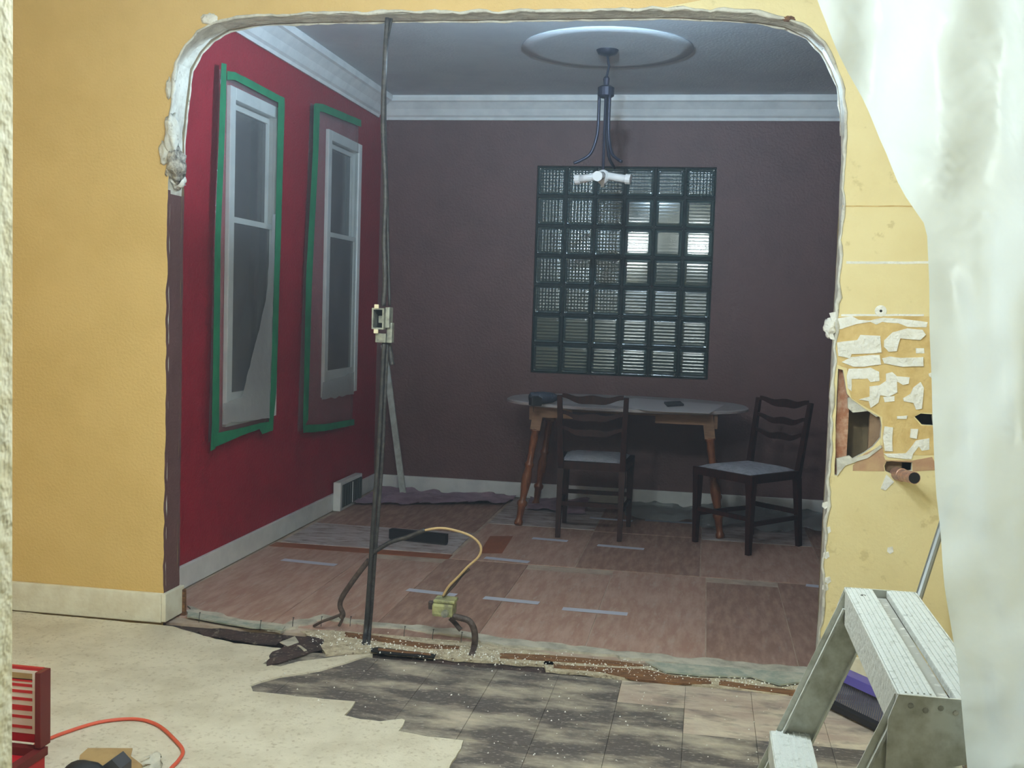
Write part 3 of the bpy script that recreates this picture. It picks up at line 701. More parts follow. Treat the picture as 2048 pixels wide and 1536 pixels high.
# ---- chairs (local: front is -Y, seat centre at origin)
def make_chair(label, loc, rz, group):
    t = thing('dining_chair', label, 'chair', loc, rz, group)
    fw, bw_, dp, sh, H_ = 0.40, 0.36, 0.42, 0.45, 0.845
    fy, by = -dp / 2, dp / 2
    for s in (-1, 1):
        bm = bmesh.new(); beam(bm, (s * fw / 2, fy, 0), (s * fw / 2, fy, 0.40), 0.026, 0.026, wx2=0.042, wy2=0.042); obj('leg', bm, 'walnut', t)
        bm = bmesh.new()
        beam(bm, (s * bw_ / 2, by + 0.045, 0), (s * bw_ / 2, by, 0.40), 0.026, 0.03, wx2=0.036, wy2=0.04)
        obj('leg', bm, 'walnut', t)
        bm = bmesh.new()
        beam(bm, (s * bw_ / 2, by, 0.402), (s * (bw_ / 2 + 0.012), by + 0.075, H_ - 0.01), 0.034, 0.03, wx2=0.028, wy2=0.022)
        obj('back_post', bm, 'walnut', t)
        bm = bmesh.new(); beam(bm, (s * fw / 2, fy + 0.02, 0.17), (s * bw_ / 2, by + 0.02, 0.17), 0.018, 0.024); obj('stretcher', bm, 'walnut', t)
    bm = beam(bmesh.new(), (-fw / 2 + 0.014, fy, 0.20), (fw / 2 - 0.014, fy, 0.20), 0.02, 0.024, Vector((0, 1, 0))); obj('stretcher', bm, 'walnut', t)
    bm = beam(bmesh.new(), (-bw_ / 2 + 0.014, by + 0.025, 0.20), (bw_ / 2 - 0.014, by + 0.025, 0.20), 0.02, 0.026, Vector((0, 1, 0))); obj('stretcher', bm, 'walnut', t)
    ol = [(-fw / 2 - 0.022, fy - 0.022), (fw / 2 + 0.022, fy - 0.022), (bw_ / 2 + 0.018, by + 0.012), (-bw_ / 2 - 0.018, by + 0.012)]
    obj('seat_frame', slab(ol, [], XY, 0.40, 0.445), 'walnut', t)
    bm = bmesh.new(); n = 12; g = []
    for j in range(n + 1):
        row = []
        for i in range(n + 1):
            u, v = i / n, j / n; wx = fw * (1 - v) + bw_ * v - 0.012
            e = min(u, 1 - u, v, 1 - v)
            row.append(bm.verts.new(((u - 0.5) * wx, fy - 0.005 + v * (dp - 0.012), 0.446 + 0.026 * (1 - (1 - min(1, e * 4)) ** 2))))
        g.append(row)
    for j in range(n):
        for i in range(n): bm.faces.new((g[j][i], g[j][i + 1], g[j + 1][i + 1], g[j + 1][i]))
    obj('seat_pad', bm, 'seat', t, True)
    def rail(zc, hgt, dip, nm):
        bm = bmesh.new(); n = 18; A = []
        zf = (zc - 0.40) / (H_ - 0.40); yy = by + 0.075 * zf
        for i in range(n + 1):
            u = i / n * 2 - 1; x = u * (bw_ / 2 - 0.004)
            zz = zc - dip * (0.5 + 0.5 * math.cos(PI * u)) + dip * 0.35 * math.cos(2 * PI * u)
            hh = hgt * (0.75 + 0.25 * math.cos(PI * u))
            yb_ = yy + 0.022 * math.cos(u * PI / 2)
            A.append([bm.verts.new((x, yb_ + q, zz + w_)) for q, w_ in ((-0.007, -hh / 2), (0.007, -hh / 2), (0.007, hh / 2), (-0.007, hh / 2))])
        for a, b in zip(A, A[1:]):
            for k in range(4): bm.faces.new((a[k], a[(k + 1) % 4], b[(k + 1) % 4], b[k]))
        bm.faces.new(A[0]); bm.faces.new(A[-1][::-1]); bmesh.ops.recalc_face_normals(bm, faces=bm.faces)
        return obj(nm, bm, 'walnut', t)
    rail(H_ - 0.015, 0.05, 0.018, 'top_rail')
    rail(H_ - 0.115, 0.042, 0.022, 'back_slat')
    rail(H_ - 0.205, 0.042, 0.022, 'back_slat')
    return t
make_chair('dark ladder-back chair seen from behind, pushed up to the oval table', (-0.627, 6.60, 0.0045), PI, 'dining chairs with wavy back slats')
ang = math.atan2(-0.36, -0.333) + PI / 2
make_chair('dark ladder-back chair turned towards the arch beside the right end of table', (0.275, 6.50, 0.0045), ang, 'dining chairs with wavy back slats')

# ---- oval table
tb = thing('dining_table', 'oval dusty-topped table with turned honey wood legs below the glass blocks', 'table', (-0.48, 6.98, 0))
bm = bmesh.new()
lathe(bm, [(0.97, 0.742), (1.0, 0.748), (1.0, 0.760), (0.985, 0.766)], 64)
for v in bm.verts:
    t_ = math.atan2(v.co.y, v.co.x); r = math.hypot(v.co.x, v.co.y); e = 0.85
    v.co.x = 0.755 * r * math.copysign(abs(math.cos(t_)) ** e, math.cos(t_)); v.co.y = 0.52 * r * math.copysign(abs(math.sin(t_)) ** e, math.sin(t_))
obj('table_top', bm, 'table_top', tb)
obj('apron', bx(-0.52, 0.52, 0.329, 0.351, 0.655, 0.741), 'apron', tb)
for xa, xb in ((-0.50, -0.30), (0.20, 0.50)):
    obj('apron', bx(xa, xb, -0.351, -0.329, 0.675, 0.741), 'apron', tb)
for x in (-0.555, 0.555):
    obj('apron', bx(x - 0.011, x + 0.011, -0.33, 0.33, 0.655, 0.741), 'apron', tb)
legprof = [(0.026, 0.0), (0.027, 0.02), (0.019, 0.035), (0.019, 0.05), (0.024, 0.11), (0.032, 0.125), (0.032, 0.14), (0.018, 0.155), (0.022, 0.19), (0.032, 0.27), (0.030, 0.30), (0.021, 0.345), (0.029, 0.36), (0.029, 0.372), (0.019, 0.385), (0.021, 0.45), (0.025, 0.52), (0.023, 0.56), (0.033, 0.572), (0.033, 0.585)]
for sx_, sy_ in ((-1, -1), (1, -1), (-1, 1), (1, 1)):
    base = Vector((sx_ * 0.612, sy_ * 0.335 if sy_ < 0 else 0.36, 0.0045)); top = Vector((sx_ * 0.525, sy_ * 0.315, 0.60))
    ax = (top - base).normalized()
    q = Vector((0, 0, 1)).rotation_difference(ax).to_matrix().to_4x4()
    L = (top - base).length
    lg = obj('leg', lathe(bmesh.new(), [(r, z * L / 0.585) for r, z in legprof], 14, base, q), 'oak', tb, True)
    obj('leg_block', beam(bmesh.new(), top - ax * 0.005, top + ax * 0.135, 0.062, 0.062), 'apron', lg)
# things on the table
def fl_obj(name, px, z, t, m, label, cat, amp=0.002, seed=1, parent=None):
    o = obj(name, slab(densify(floorpts(px, z + t), 0.03, amp, True, seed), [], XY, z + t, z + 0.0008), m)
    return tag(o, label, cat)
fl_obj('paper_sheet', [(1195, 806), (1270, 796), (1448, 810), (1418, 827), (1300, 822)], 0.766, 0.002, 'paper', 'large grey paper sheet lying on the right half of the table', 'paper')
fl_obj('notebook', [(1328, 803), (1360, 802), (1368, 808), (1335, 810)], 0.768, 0.012, 'rubber2', 'small dark flat pad on the grey paper', 'pad')
pw = H(1088, 796, 2, 0.80)
pt = thing('power_tool', 'dark blue-grey hand tool lying at the left end of the table', 'tool', (pw.x, pw.y - 0.02, 0.7665), 0.5)
bm = bmesh.new(); lathe(bm, [(0.02, -0.09), (0.033, -0.08), (0.036, 0.0), (0.03, 0.06), (0.018, 0.085)], 12, (0, 0, 0.037), Matrix.Rotation(PI / 2, 4, 'Y')); obj('body', bm, 'toolblue', pt, True)
obj('handle', beam(bmesh.new(), (-0.05, 0.0, 0.04), (-0.085, -0.09, 0.026), 0.036, 0.03), 'black', pt)
obj('battery', bx(-0.125, -0.06, -0.14, -0.085, 0.0, 0.05, bev=0.006), 'black', pt)
obj('chuck', lathe(bmesh.new(), [(0.018, 0.086), (0.016, 0.11), (0.009, 0.125)], 10, (0, 0, 0.037), Matrix.Rotation(PI / 2, 4, 'Y')), 'galv', pt)

# ---- chandelier
cc = H(1215, 100, 2, ZC - 0.012)
CX, CY = cc.x, cc.y
cz = lambda py: H(1207, py, 1, CY).z
ch = thing('chandelier', 'dark iron chandelier stripped of its shades under the ceiling medallion', 'chandelier', (CX, CY, 0))
obj('medallion', lathe(bmesh.new(), [(0.47, ZC - 0.0005), (0.47, ZC - 0.008), (0.40, ZC - 0.012), (0.30, ZC - 0.006), (0.12, ZC - 0.012), (0.01, ZC - 0.013)][::-1], 40), 'ceil', ch, True)
obj('canopy', lathe(bmesh.new(), [(0.012, ZC - 0.045), (0.05, ZC - 0.035), (0.062, ZC - 0.014), (0.062, ZC - 0.0125)], 20), 'iron', ch, True)
z1_, z2_ = cz(172), cz(192); zs = cz(356)
obj('stem', tube(bmesh.new(), [(0, 0, ZC - 0.04), (0.012, 0, ZC - 0.10), (0, 0, z1_ + 0.05), (0, 0, z1_)], 0.007, 8), 'iron', ch)
obj('chain_cover', lathe(bmesh.new(), [(0.015, z1_), (0.018, z1_ + 0.04), (0.012, z1_ + 0.05)], 12), 'iron', ch)
obj('collar', lathe(bmesh.new(), [(0.03, z2_ - 0.01), (0.046, z2_), (0.046, z1_ - 0.01), (0.03, z1_)], 16), 'iron', ch)
obj('centre_rod', tube(bmesh.new(), [(0, 0, z2_), (0, 0, zs + 0.02)], 0.008, 8), 'iron', ch)
for k in range(3):
    a = math.radians(192 + 120 * k); ca, sa = math.cos(a), math.sin(a)
    pr = [(0.036, z2_), (0.036, z2_ - 0.16), (0.045, z2_ - 0.24), (0.075, z2_ - 0.32), (0.13, zs + 0.09), (0.165, zs + 0.075)]
    obj('arm', tube(bmesh.new(), spline([(r * ca, r * sa, z) for r, z in pr], 5), 0.009, 8), 'iron', ch, True)
    a2 = math.radians([170, -8, 265][k]); c2, s2 = math.cos(a2), math.sin(a2)
    so = obj('lamp_socket', tube(bmesh.new(), [(0.02 * c2, 0.02 * s2, zs + 0.012), (0.085 * c2, 0.085 * s2, zs), (0.13 * c2, 0.13 * s2, zs - 0.006)], 0.022, 12), 'socket', ch, True)
    obj('socket_rim', tube(bmesh.new(), [(0.130 * c2, 0.130 * s2, zs - 0.006), (0.158 * c2, 0.158 * s2, zs - 0.009)], 0.028, 12), 'socket', so)
obj('hub', lathe(bmesh.new(), [(0.008, zs - 0.05), (0.012, zs - 0.035), (0.036, zs - 0.015), (0.042, zs + 0.012), (0.03, zs + 0.035), (0.01, zs + 0.045)], 16), 'socket', ch, True)

# ---- floor register on the red wall
yv0, yv1 = H(660, 990, 0, XR).y, H(704, 975, 0, XR).y
vt = thing('floor_register', 'white baseboard heat register on the red wall near the corner', 'vent', (XR + 0.0205, yv0, 0.004))
W_ = yv1 - yv0
obj('housing', bx(0, 0.05, 0, W_, 0.0, 0.185, bev=0.005), 'white', vt)
obj('grille_panel', bx(0.0505, 0.0535, 0.03, W_ - 0.02, 0.02, 0.165), 'grille', vt)
for k in range(9):
    y = 0.04 + k * (W_ - 0.07) / 8
    obj('louvre', bx(0.054, 0.058, y - 0.004, y + 0.004, 0.024, 0.160), 'grille' if k != 4 else 'white', vt)

# ---- leaning stick
sb, st = H(806, 986, 2, 0.006), H(768, 690, 1, 7.56)
o = obj('leaning_stick', beam(bmesh.new(), sb, st, 0.042, 0.018), 'stick'); tag(o, 'pale painted strip of wood leaning in the far corner', 'wood strip')

# ---- hanging cables in the opening
YC = YA + 0.05
def cab(name, px, r, m, label, y=YC, n=6, cat='cable', parent=None):
    pts = [H(p[0], p[1], 1, p[2] if len(p) > 2 else y) for p in px]
    o = obj(name, tube(bmesh.new(), spline(pts, n), r, 8), m, parent, True)
    if not parent: tag(o, label, cat)
    return o
cab('hanging_cable', [(775, 36), (770, 120), (766, 250), (771, 380), (768, 480), (770, 560), (766, 612)], 0.010, 'cable_b', 'thick grey cable hanging from the arch top to the metal box')
cab('hanging_cable', [(783, 37), (772, 110), (770, 240), (774, 380), (776, 490), (779, 612)], 0.006, 'cable', 'thin dark cable hanging from the arch top beside the thick one', YC + 0.02)
cab('hanging_cable', [(768, 684), (764, 760), (757, 900), (748, 1020), (742, 1110), (736, 1200), (731, 1262), (727, 1292, YA - 0.06)], 0.009, 'cable', 'dark cable running from the metal box down to the floor slot, left one', YC - 0.01)
cab('hanging_cable', [(775, 684), (771, 760), (765, 900), (757, 1020), (750, 1110), (744, 1200), (739, 1262), (737, 1294, YA - 0.06)], 0.008, 'cable_b', 'grey cable running from the metal box down to the floor slot, right one', YC + 0.01)
cab('hanging_cable', [(776, 684), (780, 705), (784, 730)], 0.012, 'cable_b', 'short cut cable end below the metal box', YC + 0.03)
# metal switch box
bc = H(766, 640, 1, YC - 0.01)
eb = thing('switch_box', 'galvanised switch box hanging on the cables in the arch', 'electrical box', bc)
def fr(x0, x1, z0, z1, y0_, y1_, wl_):
    return slab([(x0, z0), (x1, z0), (x1, z1), (x0, z1)], [[(x0 + wl_, z0 + wl_), (x1 - wl_, z0 + wl_), (x1 - wl_, z1 - wl_), (x0 + wl_, z1 - wl_)]], XZ, y0_, y1_)
obj('box_wall', fr(-0.032, 0.016, -0.036, 0.046, -0.045, 0.02, 0.006), 'galv', eb)
obj('box_back', bx(-0.026, 0.010, 0.010, 0.016, -0.030, 0.040), 'dark', eb)
obj('mounting_ear', bx(-0.022, -0.004, -0.050, -0.044, 0.044, 0.060, bev=0.002), 'cream_pl', eb)
obj('mounting_ear', bx(-0.022, -0.004, -0.050, -0.044, -0.052, -0.036, bev=0.002), 'cream_pl', eb)
obj('side_plate', bx(0.0165, 0.034, -0.03, 0.022, -0.030, 0.050, bev=0.003), 'galv', eb)
obj('lower_box', bx(-0.024, 0.018, -0.02, 0.02, -0.088, -0.0525, bev=0.003), 'galv', eb)
obj('lower_plate', bx(0.0185, 0.040, -0.01, 0.022, -0.088, -0.010, bev=0.003), 'galv', eb)
obj('terminal', bx(-0.018, 0.002, -0.002, 0.008, -0.012, 0.016, bev=0.002), 'galv', eb)

# branch wires
cab('branch_wire', [(742, 1108), (780, 1085), (815, 1074), (850, 1060)], 0.009, 'cable_b', 'grey armoured branch wire reaching from the cables to the tan wire', YC)
cab('branch_wire', [(848, 1061), (880, 1056), (915, 1062), (945, 1074), (961, 1092), (958, 1112), (935, 1134), (915, 1155), (898, 1172), (886, 1192)], 0.005, 'tanwire', 'tan wire looping down to the greenish junction box', YC)
cab('branch_wire', [(738, 1120), (722, 1140), (700, 1170), (684, 1195), (680, 1212), (686, 1228), (682, 1236)], 0.011, 'conduit', 'rusty dark conduit stub branching left off the cables', YC + 0.02)
cab('branch_wire', [(684, 1228), (664, 1236), (645, 1243), (628, 1252, YC + 0.06)], 0.006, 'conduit', 'thin dark wire end pointing left near the floor', YC + 0.02)
cab('branch_wire', [(686, 1230), (684, 1240), (678, 1252)], 0.006, 'conduit', 'short dark wire end pointing down near the floor', YC + 0.02)
cab('branch_wire', [(938, 1138), (924, 1150), (908, 1170), (888, 1192)], 0.006, 'conduit', 'dark wire running along the tan wire above the junction box', YC + 0.015)
cab('flexible_conduit', [(902, 1232), (922, 1236), (938, 1242), (947, 1256), (950, 1275), (948, 1295), (943, 1312, YA - 0.075)], 0.013, 'conduit', 'dark flexible conduit bending from the junction box to the floor', YC - 0.02)
cab('flexible_conduit', [(900, 1236), (910, 1246), (918, 1256), (922, 1260)], 0.010, 'conduit', 'short rusty conduit stub under the junction box', YC + 0.01)
jb = H(890, 1214, 1, YC)
j = thing('junction_box', 'greenish crusted junction box held above the threshold by conduit', 'electrical box', jb)
obj('body', bx(-0.045, 0.040, -0.04, 0.04, -0.032, 0.022, bev=0.012), 'green_box', j)
obj('cover', bx(-0.040, 0.046, -0.036, 0.036, 0.0225, 0.036, bev=0.005), 'green_box', j)
obj('knockout', lathe(bmesh.new(), [(0.014, 0.0), (0.014, 0.02)], 12, (0.012, -0.04, -0.012), Matrix.Rotation(PI / 2, 4, 'X')), 'galv', j)
obj('clamp', bx(-0.066, -0.046, -0.012, 0.012, -0.012, 0.020, bev=0.004), 'conduit', j)

# ---- floor tape strips
tapes = [((565, 1119), (672, 1130), 'pale tape strip on the floor nearest the red wall'), ((815, 1179), (912, 1190), 'pale tape strip on the floor behind the junction box'), ((968, 1195), (1078, 1206), 'bright tape strip in the near row, second from its right end'),
         ((1125, 1217), (1255, 1228), 'longest bright tape strip on the dining floor, nearest the threshold'), ((970, 1115), (1058, 1124), 'faint tape strip right of the tan wire loop'), ((1065, 1076), (1135, 1082), 'faint tape strip left of the first chair legs'),
         ((1195, 1090), (1288, 1098), 'faint tape strip right of the first chair legs'), ((1612, 1170), (1640, 1173), 'pale tape end beside the right arch jamb'), ((1180, 1035), (1265, 1042), 'pale tape strip between the legs of the first chair'), ((1290, 1040), (1420, 1048), 'long pale tape strip between the two chairs')]
for a, b, lb in tapes:
    p, q = H(a[0], a[1], 2, 0.006), H(b[0], b[1], 2, 0.006)
    if b[0] - a[0] < 40: q = q + (q - p)
    d = (q - p).normalized(); n_ = Vector((-d.y, d.x, 0)) * 0.024
    bm = slab([tuple((p - n_)[:2]), tuple((q - n_)[:2]), tuple((q + n_)[:2]), tuple((p + n_)[:2])], [], XY, 0.0065, 0.0050)
    o = obj('floor_tape', bm, 'tape_w'); tag(o, lb, 'tape', 'tape strips on the dining floor')

# ---- black bar, mauve paper, crumpled plastic at far wall
p, q = H(781, 1078, 2, 0.004), H(893, 1090, 2, 0.004)
br = thing('black_bar', 'black brush bar lying on the dusty sheet behind the cables', 'bar', p)
d = q - p
obj('bar_body', beam(bmesh.new(), (0, 0, 0.035), d + Vector((0, 0, 0.035)), 0.05, 0.045, Vector((0, 0, 1))), 'black', br)
obj('bristle_strip', beam(bmesh.new(), Vector((0, 0, 0.005)), d + Vector((0, 0, 0.005)), 0.008, 0.03, Vector((0, 0, 1))), 'rubber2', br)

def crumple(name, px, zb, amp, m, label, cat, nu=40, nv=10, seed=1, fs=7):
    c = [H(x, y, 2, zb) for x, y in px]; bm = bmesh.new(); g = []
    for jj in range(nv + 1):
        row = []
        for ii in range(nu + 1):
            u, v = ii / nu, jj / nv
            p_ = c[0].lerp(c[1], u).lerp(c[3].lerp(c[2], u), v)
            p_.y = min(p_.y, YB - 0.03); p_.x = max(p_.x, XR + 0.03)
            e = noise.noise(Vector((p_.x * fs, p_.y * fs, seed))); e2 = noise.noise(Vector((p_.x * fs * 3, p_.y * fs * 3, seed)))
            p_.z = zb + amp * max(0, 0.5 + e + 0.5 * e2)
            if v in (0, 1) or u in (0, 1): p_ += Vector((e2 * 0.03, -abs(e) * 0.04, 0)); p_.y = min(p_.y, YB - 0.025)
            row.append(bm.verts.new(p_))
        g.append(row)
    for jj in range(nv):
        for ii in range(nu): bm.faces.new((g[jj][ii], g[jj][ii + 1], g[jj + 1][ii + 1], g[jj + 1][ii]))
    o = obj(name, bm, m, None, True); return tag(o, label, cat)
crumple('rosin_paper', [(700, 1010), (1010, 1010), (1040, 990), (760, 978)], 0.006, 0.03, 'rosin', 'mauve crinkled paper strip along the far baseboard by the corner', 'paper', seed=2)
crumple('rosin_paper', [(1052, 1020), (1170, 1030), (1180, 1000), (1062, 995)], 0.006, 0.03, 'rosin', 'mauve crinkled paper scrap under the left of the table', 'paper', 20, 8, seed=3)
crumple('plastic_sheet', [(1250, 1040), (1660, 1075), (1700, 1012), (1250, 992)], 0.007, 0.05, 'floorfilm', 'thin crumpled plastic sheet spread along the far wall under the table', 'plastic sheet', 50, 14, seed=4, fs=5)

# ---- nails along the threshold
for i, (px, py) in enumerate(((398, 1242), (520, 1258), (642, 1250), (585, 1252), (808, 1270), (865, 1276), (922, 1282), (700, 1250))):
    b = H(px, py, 2, 0.012)
    t = thing('nail', 'thin bent nail standing up out of the torn threshold edge', 'nail', b, 0, 'nails along the torn threshold')
    obj('shank', tube(bmesh.new(), [(0, 0, -0.006), (0.001, 0, 0.018), (0.003, 0.002, 0.034)], 0.0016, 6), 'steel', t)
    obj('head', lathe(bmesh.new(), [(0.004, 0.034), (0.004, 0.0355)], 8, (0.003, 0.002, 0)), 'steel', t)

# ---- copper pipe stub in the right wall
pa, pb_ = H(1448 + 1175 * K6, 600 + 1185 * K6, 1, YA + 0.02), H(1448 + 1300 * K6, 600 + 1215 * K6, 1, YA - 0.16)
cp = thing('pipe_stub', 'cut copper pipe sticking out of the broken wall right of the arch', 'pipe', pa)
dv = pb_ - pa
obj('pipe', tube(bmesh.new(), [(0, 0, 0), dv * 0.35, dv * 0.36, dv * 0.995], [0.024, 0.024, 0.0215, 0.0215], 16), 'copper', cp)
obj('bore', tube(bmesh.new(), [dv * 0.985, dv * 1.001], 0.0195, 16), 'dark', cp)

# ---- broom behind the ladder
hb = [H(1662, 1396, 2, 0.02), H(1778, 1452, 2, 0.02)]
br0, br1 = hb[0], hb[1]
bt = thing('push_broom', 'broom with purple head and grey handle leaning behind the ladder', 'broom', (br0 + br1) / 2)
c0 = (br0 + br1) / 2; dd = (br1 - br0); dn = dd.normalized(); nn = Vector((dn.y, -dn.x, 0))
if nn.y > 0: nn = -nn
obj('head', beam(bmesh.new(), -dd / 2 + Vector((0, 0, 0.10)), dd / 2 + Vector((0, 0, 0.10)), 0.03, 0.05, Vector((0, 0, 1))), 'broom', bt)
bm = bmesh.new()
nb = 30
for k in range(nb):
    for r_ in (0,):
        u = (k + 0.5) / nb - 0.5; b = dd * u + nn * (0.014 * r_)
        tube(bm, [b + Vector((0, 0, 0.086)), b * 1.03 + nn * (0.025 + 0.012 * r_) + Vector((0, 0, -0.012))], [0.0042, 0.0028], 4)
o = obj('bristles', bm, 'bristle', bt); o['kind'] = 'stuff'
obj('lower_bar', beam(bmesh.new(), -dd * 0.51 + nn * 0.04 + Vector((0, 0, 0.0)), dd * 0.51 + nn * 0.04 + Vector((0, 0, 0.0)), 0.02, 0.03, Vector((0, 0, 1))), 'black', bt)  # black bar along the lower ends of the bristles
hs, he = dd * 0.47 + Vector((0, 0, 0.118)), H(1884, 1050, 1, 3.93) - c0
he2 = hs + (he - hs) * 1.25
obj('handle', tube(bmesh.new(), [hs, he2], 0.013, 10), 'tube', bt)

# ---- stepladder
ZT = 0.90
FLp, NLp = H(1690, 1175, 2, ZT), H(1800, 1387, 2, ZT)
LD = thing('stepladder', 'paint-spattered aluminium stepladder at the lower right', 'ladder', (NLp.x, NLp.y, 0))
Lx, Ln = 0.105, FLp.y - NLp.y        # top width (X) and length (Y)
obj('top_strip', bx(0.0, 0.041, 0.0, Ln, ZT - 0.012, ZT, bev=0.002), 'alu_w', LD)
obj('top_strip', bx(0.062, Lx, 0.0, Ln, ZT - 0.012, ZT, bev=0.002), 'alu_w', LD)
obj('top_channel', bx(0.0415, 0.0615, 0.004, Ln - 0.004, ZT - 0.022, ZT - 0.012), 'alu_g', LD)
for k in range(5):
    for x in (0.007 + 0.0068 * k, 0.069 + 0.0068 * k):
        obj('grip_rib', bx(x - 0.0009, x + 0.0009, 0.004, Ln - 0.004, ZT + 0.0003, ZT + 0.0016), 'alu_w', LD)
obj('top_side', bx(-0.003, -0.0005, 0.0, Ln, ZT - 0.055, ZT, bev=0.001), 'alu_w', LD)
obj('top_side', bx(Lx + 0.0005, Lx + 0.003, 0.0, Ln, ZT - 0.055, ZT, bev=0.001), 'alu', LD)
for y in (-0.0035, Ln + 0.0005):
    obj('end_plate', slab([(-0.002, ZT), (Lx + 0.002, ZT), (Lx + 0.006, ZT - 0.045), (Lx - 0.01, ZT - 0.07), (-0.012, ZT - 0.10), (-0.012, ZT - 0.03)], [], XZ, y, y + 0.003), 'alu', LD)
for k in range(6):
    x = 0.012 + k * 0.0165
    obj('rivet', lathe(bmesh.new(), [(0.0035, 0.0), (0.0028, 0.0015), (0.001, 0.002)], 8, (x, -0.0036, ZT - 0.012 - 0.004 * (k % 2)), Matrix.Rotation(PI / 2, 4, 'X')), 'alu_g', LD)
obj('rivet', lathe(bmesh.new(), [(0.0042, 0.0), (0.0032, 0.0012), (0.001, 0.0016)], 8, (0.020, Ln - 0.045, ZT + 0.0002)), 'steel', LD)
sl = 0.40
for y in (0.012, Ln - 0.012):
    f = obj('front_rail', slab([(-0.004, ZT - 0.004), (0.050, ZT - 0.02), (0.050 - sl * (ZT - 0.02), 0.008), (-0.004 - sl * (ZT - 0.004), 0.008)], [], XZ, y - 0.001, y + 0.001), 'alu', LD)
    for off in (-0.004, 0.046):
        bm = beam(bmesh.new(), (off, y, ZT - 0.03), (off - sl * (ZT - 0.04), y, 0.01), 0.0035, 0.022)
        obj('rail_flange', bm, 'alu_w' if off < 0 else 'alu', f)
    obj('foot', bx(-0.03 - sl * ZT, 0.055 - sl * ZT, y - 0.016, y + 0.016, 0.006, 0.03, bev=0.004), 'black', f)
for zc_ in (0.66, 0.43, 0.20):
    x0_ = -sl * (ZT - zc_) - 0.012
    s_ = obj('step', bx(x0_, x0_ + 0.062, 0.014, Ln - 0.014, zc_ - 0.010, zc_, bev=0.002), 'alu_w', LD)
    obj('step_front', bx(x0_ - 0.002, x0_, 0.014, Ln - 0.014, zc_ - 0.045, zc_ - 0.001), 'alu', s_)
    for k in range(6):
        obj('grip_rib', bx(x0_ + 0.008 + 0.009 * k, x0_ + 0.010 + 0.009 * k, 0.016, Ln - 0.016, zc_ + 0.0003, zc_ + 0.0016), 'alu_w', s_)
for y in (0.03, Ln - 0.03):
    lg = obj('rear_leg', tube(bmesh.new(), [(0.075, y, ZT - 0.035), (0.075 + 0.42 * (ZT - 0.05), y, 0.012)], 0.014, 12), 'alu', LD, True)
    obj('foot', lathe(bmesh.new(), [(0.018, 0.006), (0.02, 0.03), (0.016, 0.05)], 10, (0.075 + 0.42 * (ZT - 0.05), y, 0)), 'black', lg)
obj('rear_brace', tube(bmesh.new(), [(0.075 + 0.42 * 0.5, 0.03, ZT - 0.535), (0.075 + 0.42 * 0.5, Ln - 0.03, ZT - 0.535)], 0.008, 8), 'alu', LD)
obj('spreader', beam(bmesh.new(), (-0.16, 0.02, 0.50), (0.235, 0.02, 0.50), 0.003, 0.018, Vector((0, 1, 0))), 'alu', LD)

# ---- plastic sheeting on the right
YP = 1.235
edge_px = [(1600, -130), (1640, 0), (1700, 150), (1760, 280), (1810, 370), (1865, 450), (1867, 560), (1868, 700), (1870, 830), (1880, 1000), (1900, 1190), (1922, 1330), (1942, 1536), (1950, 1700)]
ep = [H(x, y, 1, YP) for x, y in edge_px]
ep = [Vector((-0.02, YP, 2.14)), Vector((0.10, YP, 1.98))] + [p for p in ep if p.z < 1.9] + [Vector((ep[-1].x + 0.01, YP, 0.4)), Vector((ep[-1].x + 0.02, YP, 0.03))]
def edge_x(z):
    for a, b in zip(ep, ep[1:]):
        if b.z <= z <= a.z: return a.x + (b.x - a.x) * (a.z - z) / (a.z - b.z)
    return ep[-1].x
bm = bmesh.new(); nu, nv = 90, 150; g = []
for j_ in range(nv + 1):
    z = 2.14 - (2.14 - 0.03) * j_ / nv; row = []
    for i in range(nu + 1):
        u = i / nu; x = edge_x(z) * (1 - u) + 1.10 * u
        f1 = 0.040 * noise.noise(Vector((x * 6 - z * 0.8, z * 0.9, 3)))
        f2 = 0.026 * noise.noise(Vector((x * 17, z * 2.2, 8)))
        f3 = 0.009 * noise.noise(Vector((x * 42 + z * 5, z * 14, 5)))
        # a pulled diagonal crease near the top
        ln = (x - 0.62) * 0.86 + (z - 1.60) * -0.5
        f4 = -0.035 * math.exp(-(ln / 0.014) ** 2) if 1.40 < z < 1.66 else 0
        row.append(bm.verts.new((x, YP + 0.02 + f1 + f2 + f3 + f4, z)))
    g.append(row)
for j_ in range(nv):
    for i in range(nu): bm.faces.new((g[j_][i], g[j_][i + 1], g[j_ + 1][i + 1], g[j_ + 1][i]))
o = obj('plastic_curtain', bm, 'sheeting', None, True); tag(o, 'cloudy plastic dust curtain pulled aside at the right edge', 'plastic sheet')

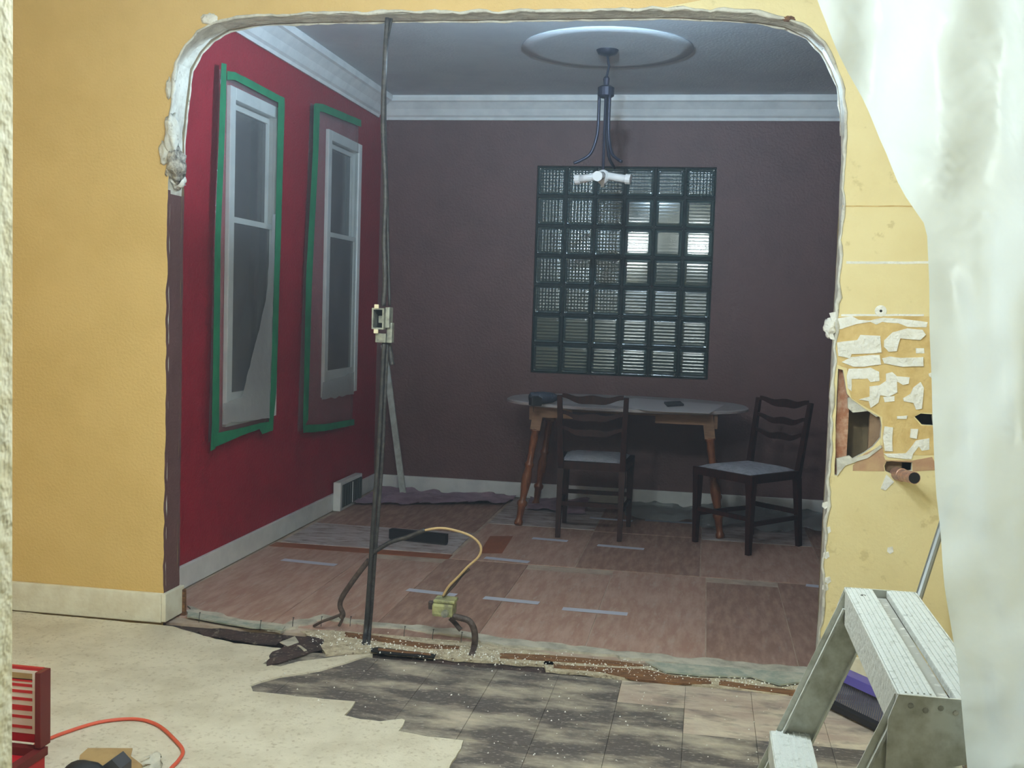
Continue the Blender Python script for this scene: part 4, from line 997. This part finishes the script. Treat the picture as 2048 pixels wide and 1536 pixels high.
# ---- red case, cord and odds at the lower left
bl = H(84, 1492, 2, 0.10)
rc = thing('red_case', 'open red metal case with a striped sticker inside its lid', 'case', (bl.x, bl.y, 0.0065))
lh = (H(84, 1342, 1, bl.y).z - 0.10)
obj('lid', slab([(-0.45, 0.10), (0.0, 0.10), (0.0, 0.10 + lh), (-0.45, 0.10 + lh)], [], XZ, 0.0, 0.012), 'redbox', rc)
lid_e = obj('lid_edge', bx(0.0005, 0.018, -0.035, 0.012, 0.10, 0.10 + lh, bev=0.002), 'redbox_d', rc)
stk = obj('sticker', bx(-0.30, -0.012, -0.002, -0.0003, 0.125, 0.10 + lh - 0.008), 'sticker', rc)
for k, zf in enumerate((0.06, 0.22, 0.34, 0.38, 0.50, 0.62, 0.72, 0.80)):
    zz = 0.125 + (lh - 0.033) * (0.02 + zf)
    obj('printed_line', bx(-0.29, -0.028, -0.0032, -0.0022, zz, zz + 0.008), 'redprint', stk)
obj('printed_band', bx(-0.29, -0.028, -0.0032, -0.0022, 0.10 + lh - 0.034, 0.10 + lh - 0.016), 'card', stk)
obj('tray', bx(-0.45, 0.018, -0.30, -0.012, 0.0, 0.075, bev=0.005), 'redbox', rc)
obj('tray_rim', slab([(-0.455, -0.305), (0.023, -0.305), (0.023, -0.008), (-0.455, -0.008)], [[(-0.43, -0.28), (-0.002, -0.28), (-0.002, -0.033), (-0.43, -0.033)]], XY, 0.0755, 0.098), 'redbox_d', rc)
cpts = [(70, 1490), (90, 1481), (130, 1465), (200, 1444), (270, 1438), (315, 1450), (350, 1480), (366, 1502), (356, 1522), (340, 1540), (325, 1575)]
o = obj('extension_cord', tube(bmesh.new(), spline([H(x, y, 2, 0.012) for x, y in cpts], 6), 0.0055, 8), 'cord', None, True); tag(o, 'orange-red cord looping over the cream floor beside the case', 'cord')
fl_obj('cardboard_scrap', [(160, 1510), (176, 1496), (265, 1496), (262, 1512), (285, 1530), (290, 1560), (150, 1560)], 0.007, 0.004, 'card', 'torn brown cardboard scrap on the floor under the dark rubber pieces', 'cardboard')
a = H(168, 1560, 2, 0.03)
o = lump('rubber_pad', (a.x, a.y, 0.045), 0.05, 'rubber', None, 3, (1.2, 0.8, 0.72), 3, 0.12); tag(o, 'black rounded rubber piece lying on the cardboard', 'rubber piece')
a = H(228, 1545, 2, 0.03)
o = obj('rubber_wedge', slab([(-0.05, 0.0), (0.035, 0.0), (0.035, 0.045), (0.01, 0.068), (-0.02, 0.045)], [], lambda u, v, t: Vector((a.x + u, a.y + t, 0.0115 + v)), -0.03, 0.03), 'rubber2'); tag(o, 'dark grey wedge beside the black rubber piece', 'rubber piece')
crumple('paper_scrap', [(292, 1545), (326, 1540), (324, 1514), (300, 1518)], 0.008, 0.02, 'vinyl', 'crumpled white scrap inside the cord loop', 'paper', 10, 8, 6, 25)
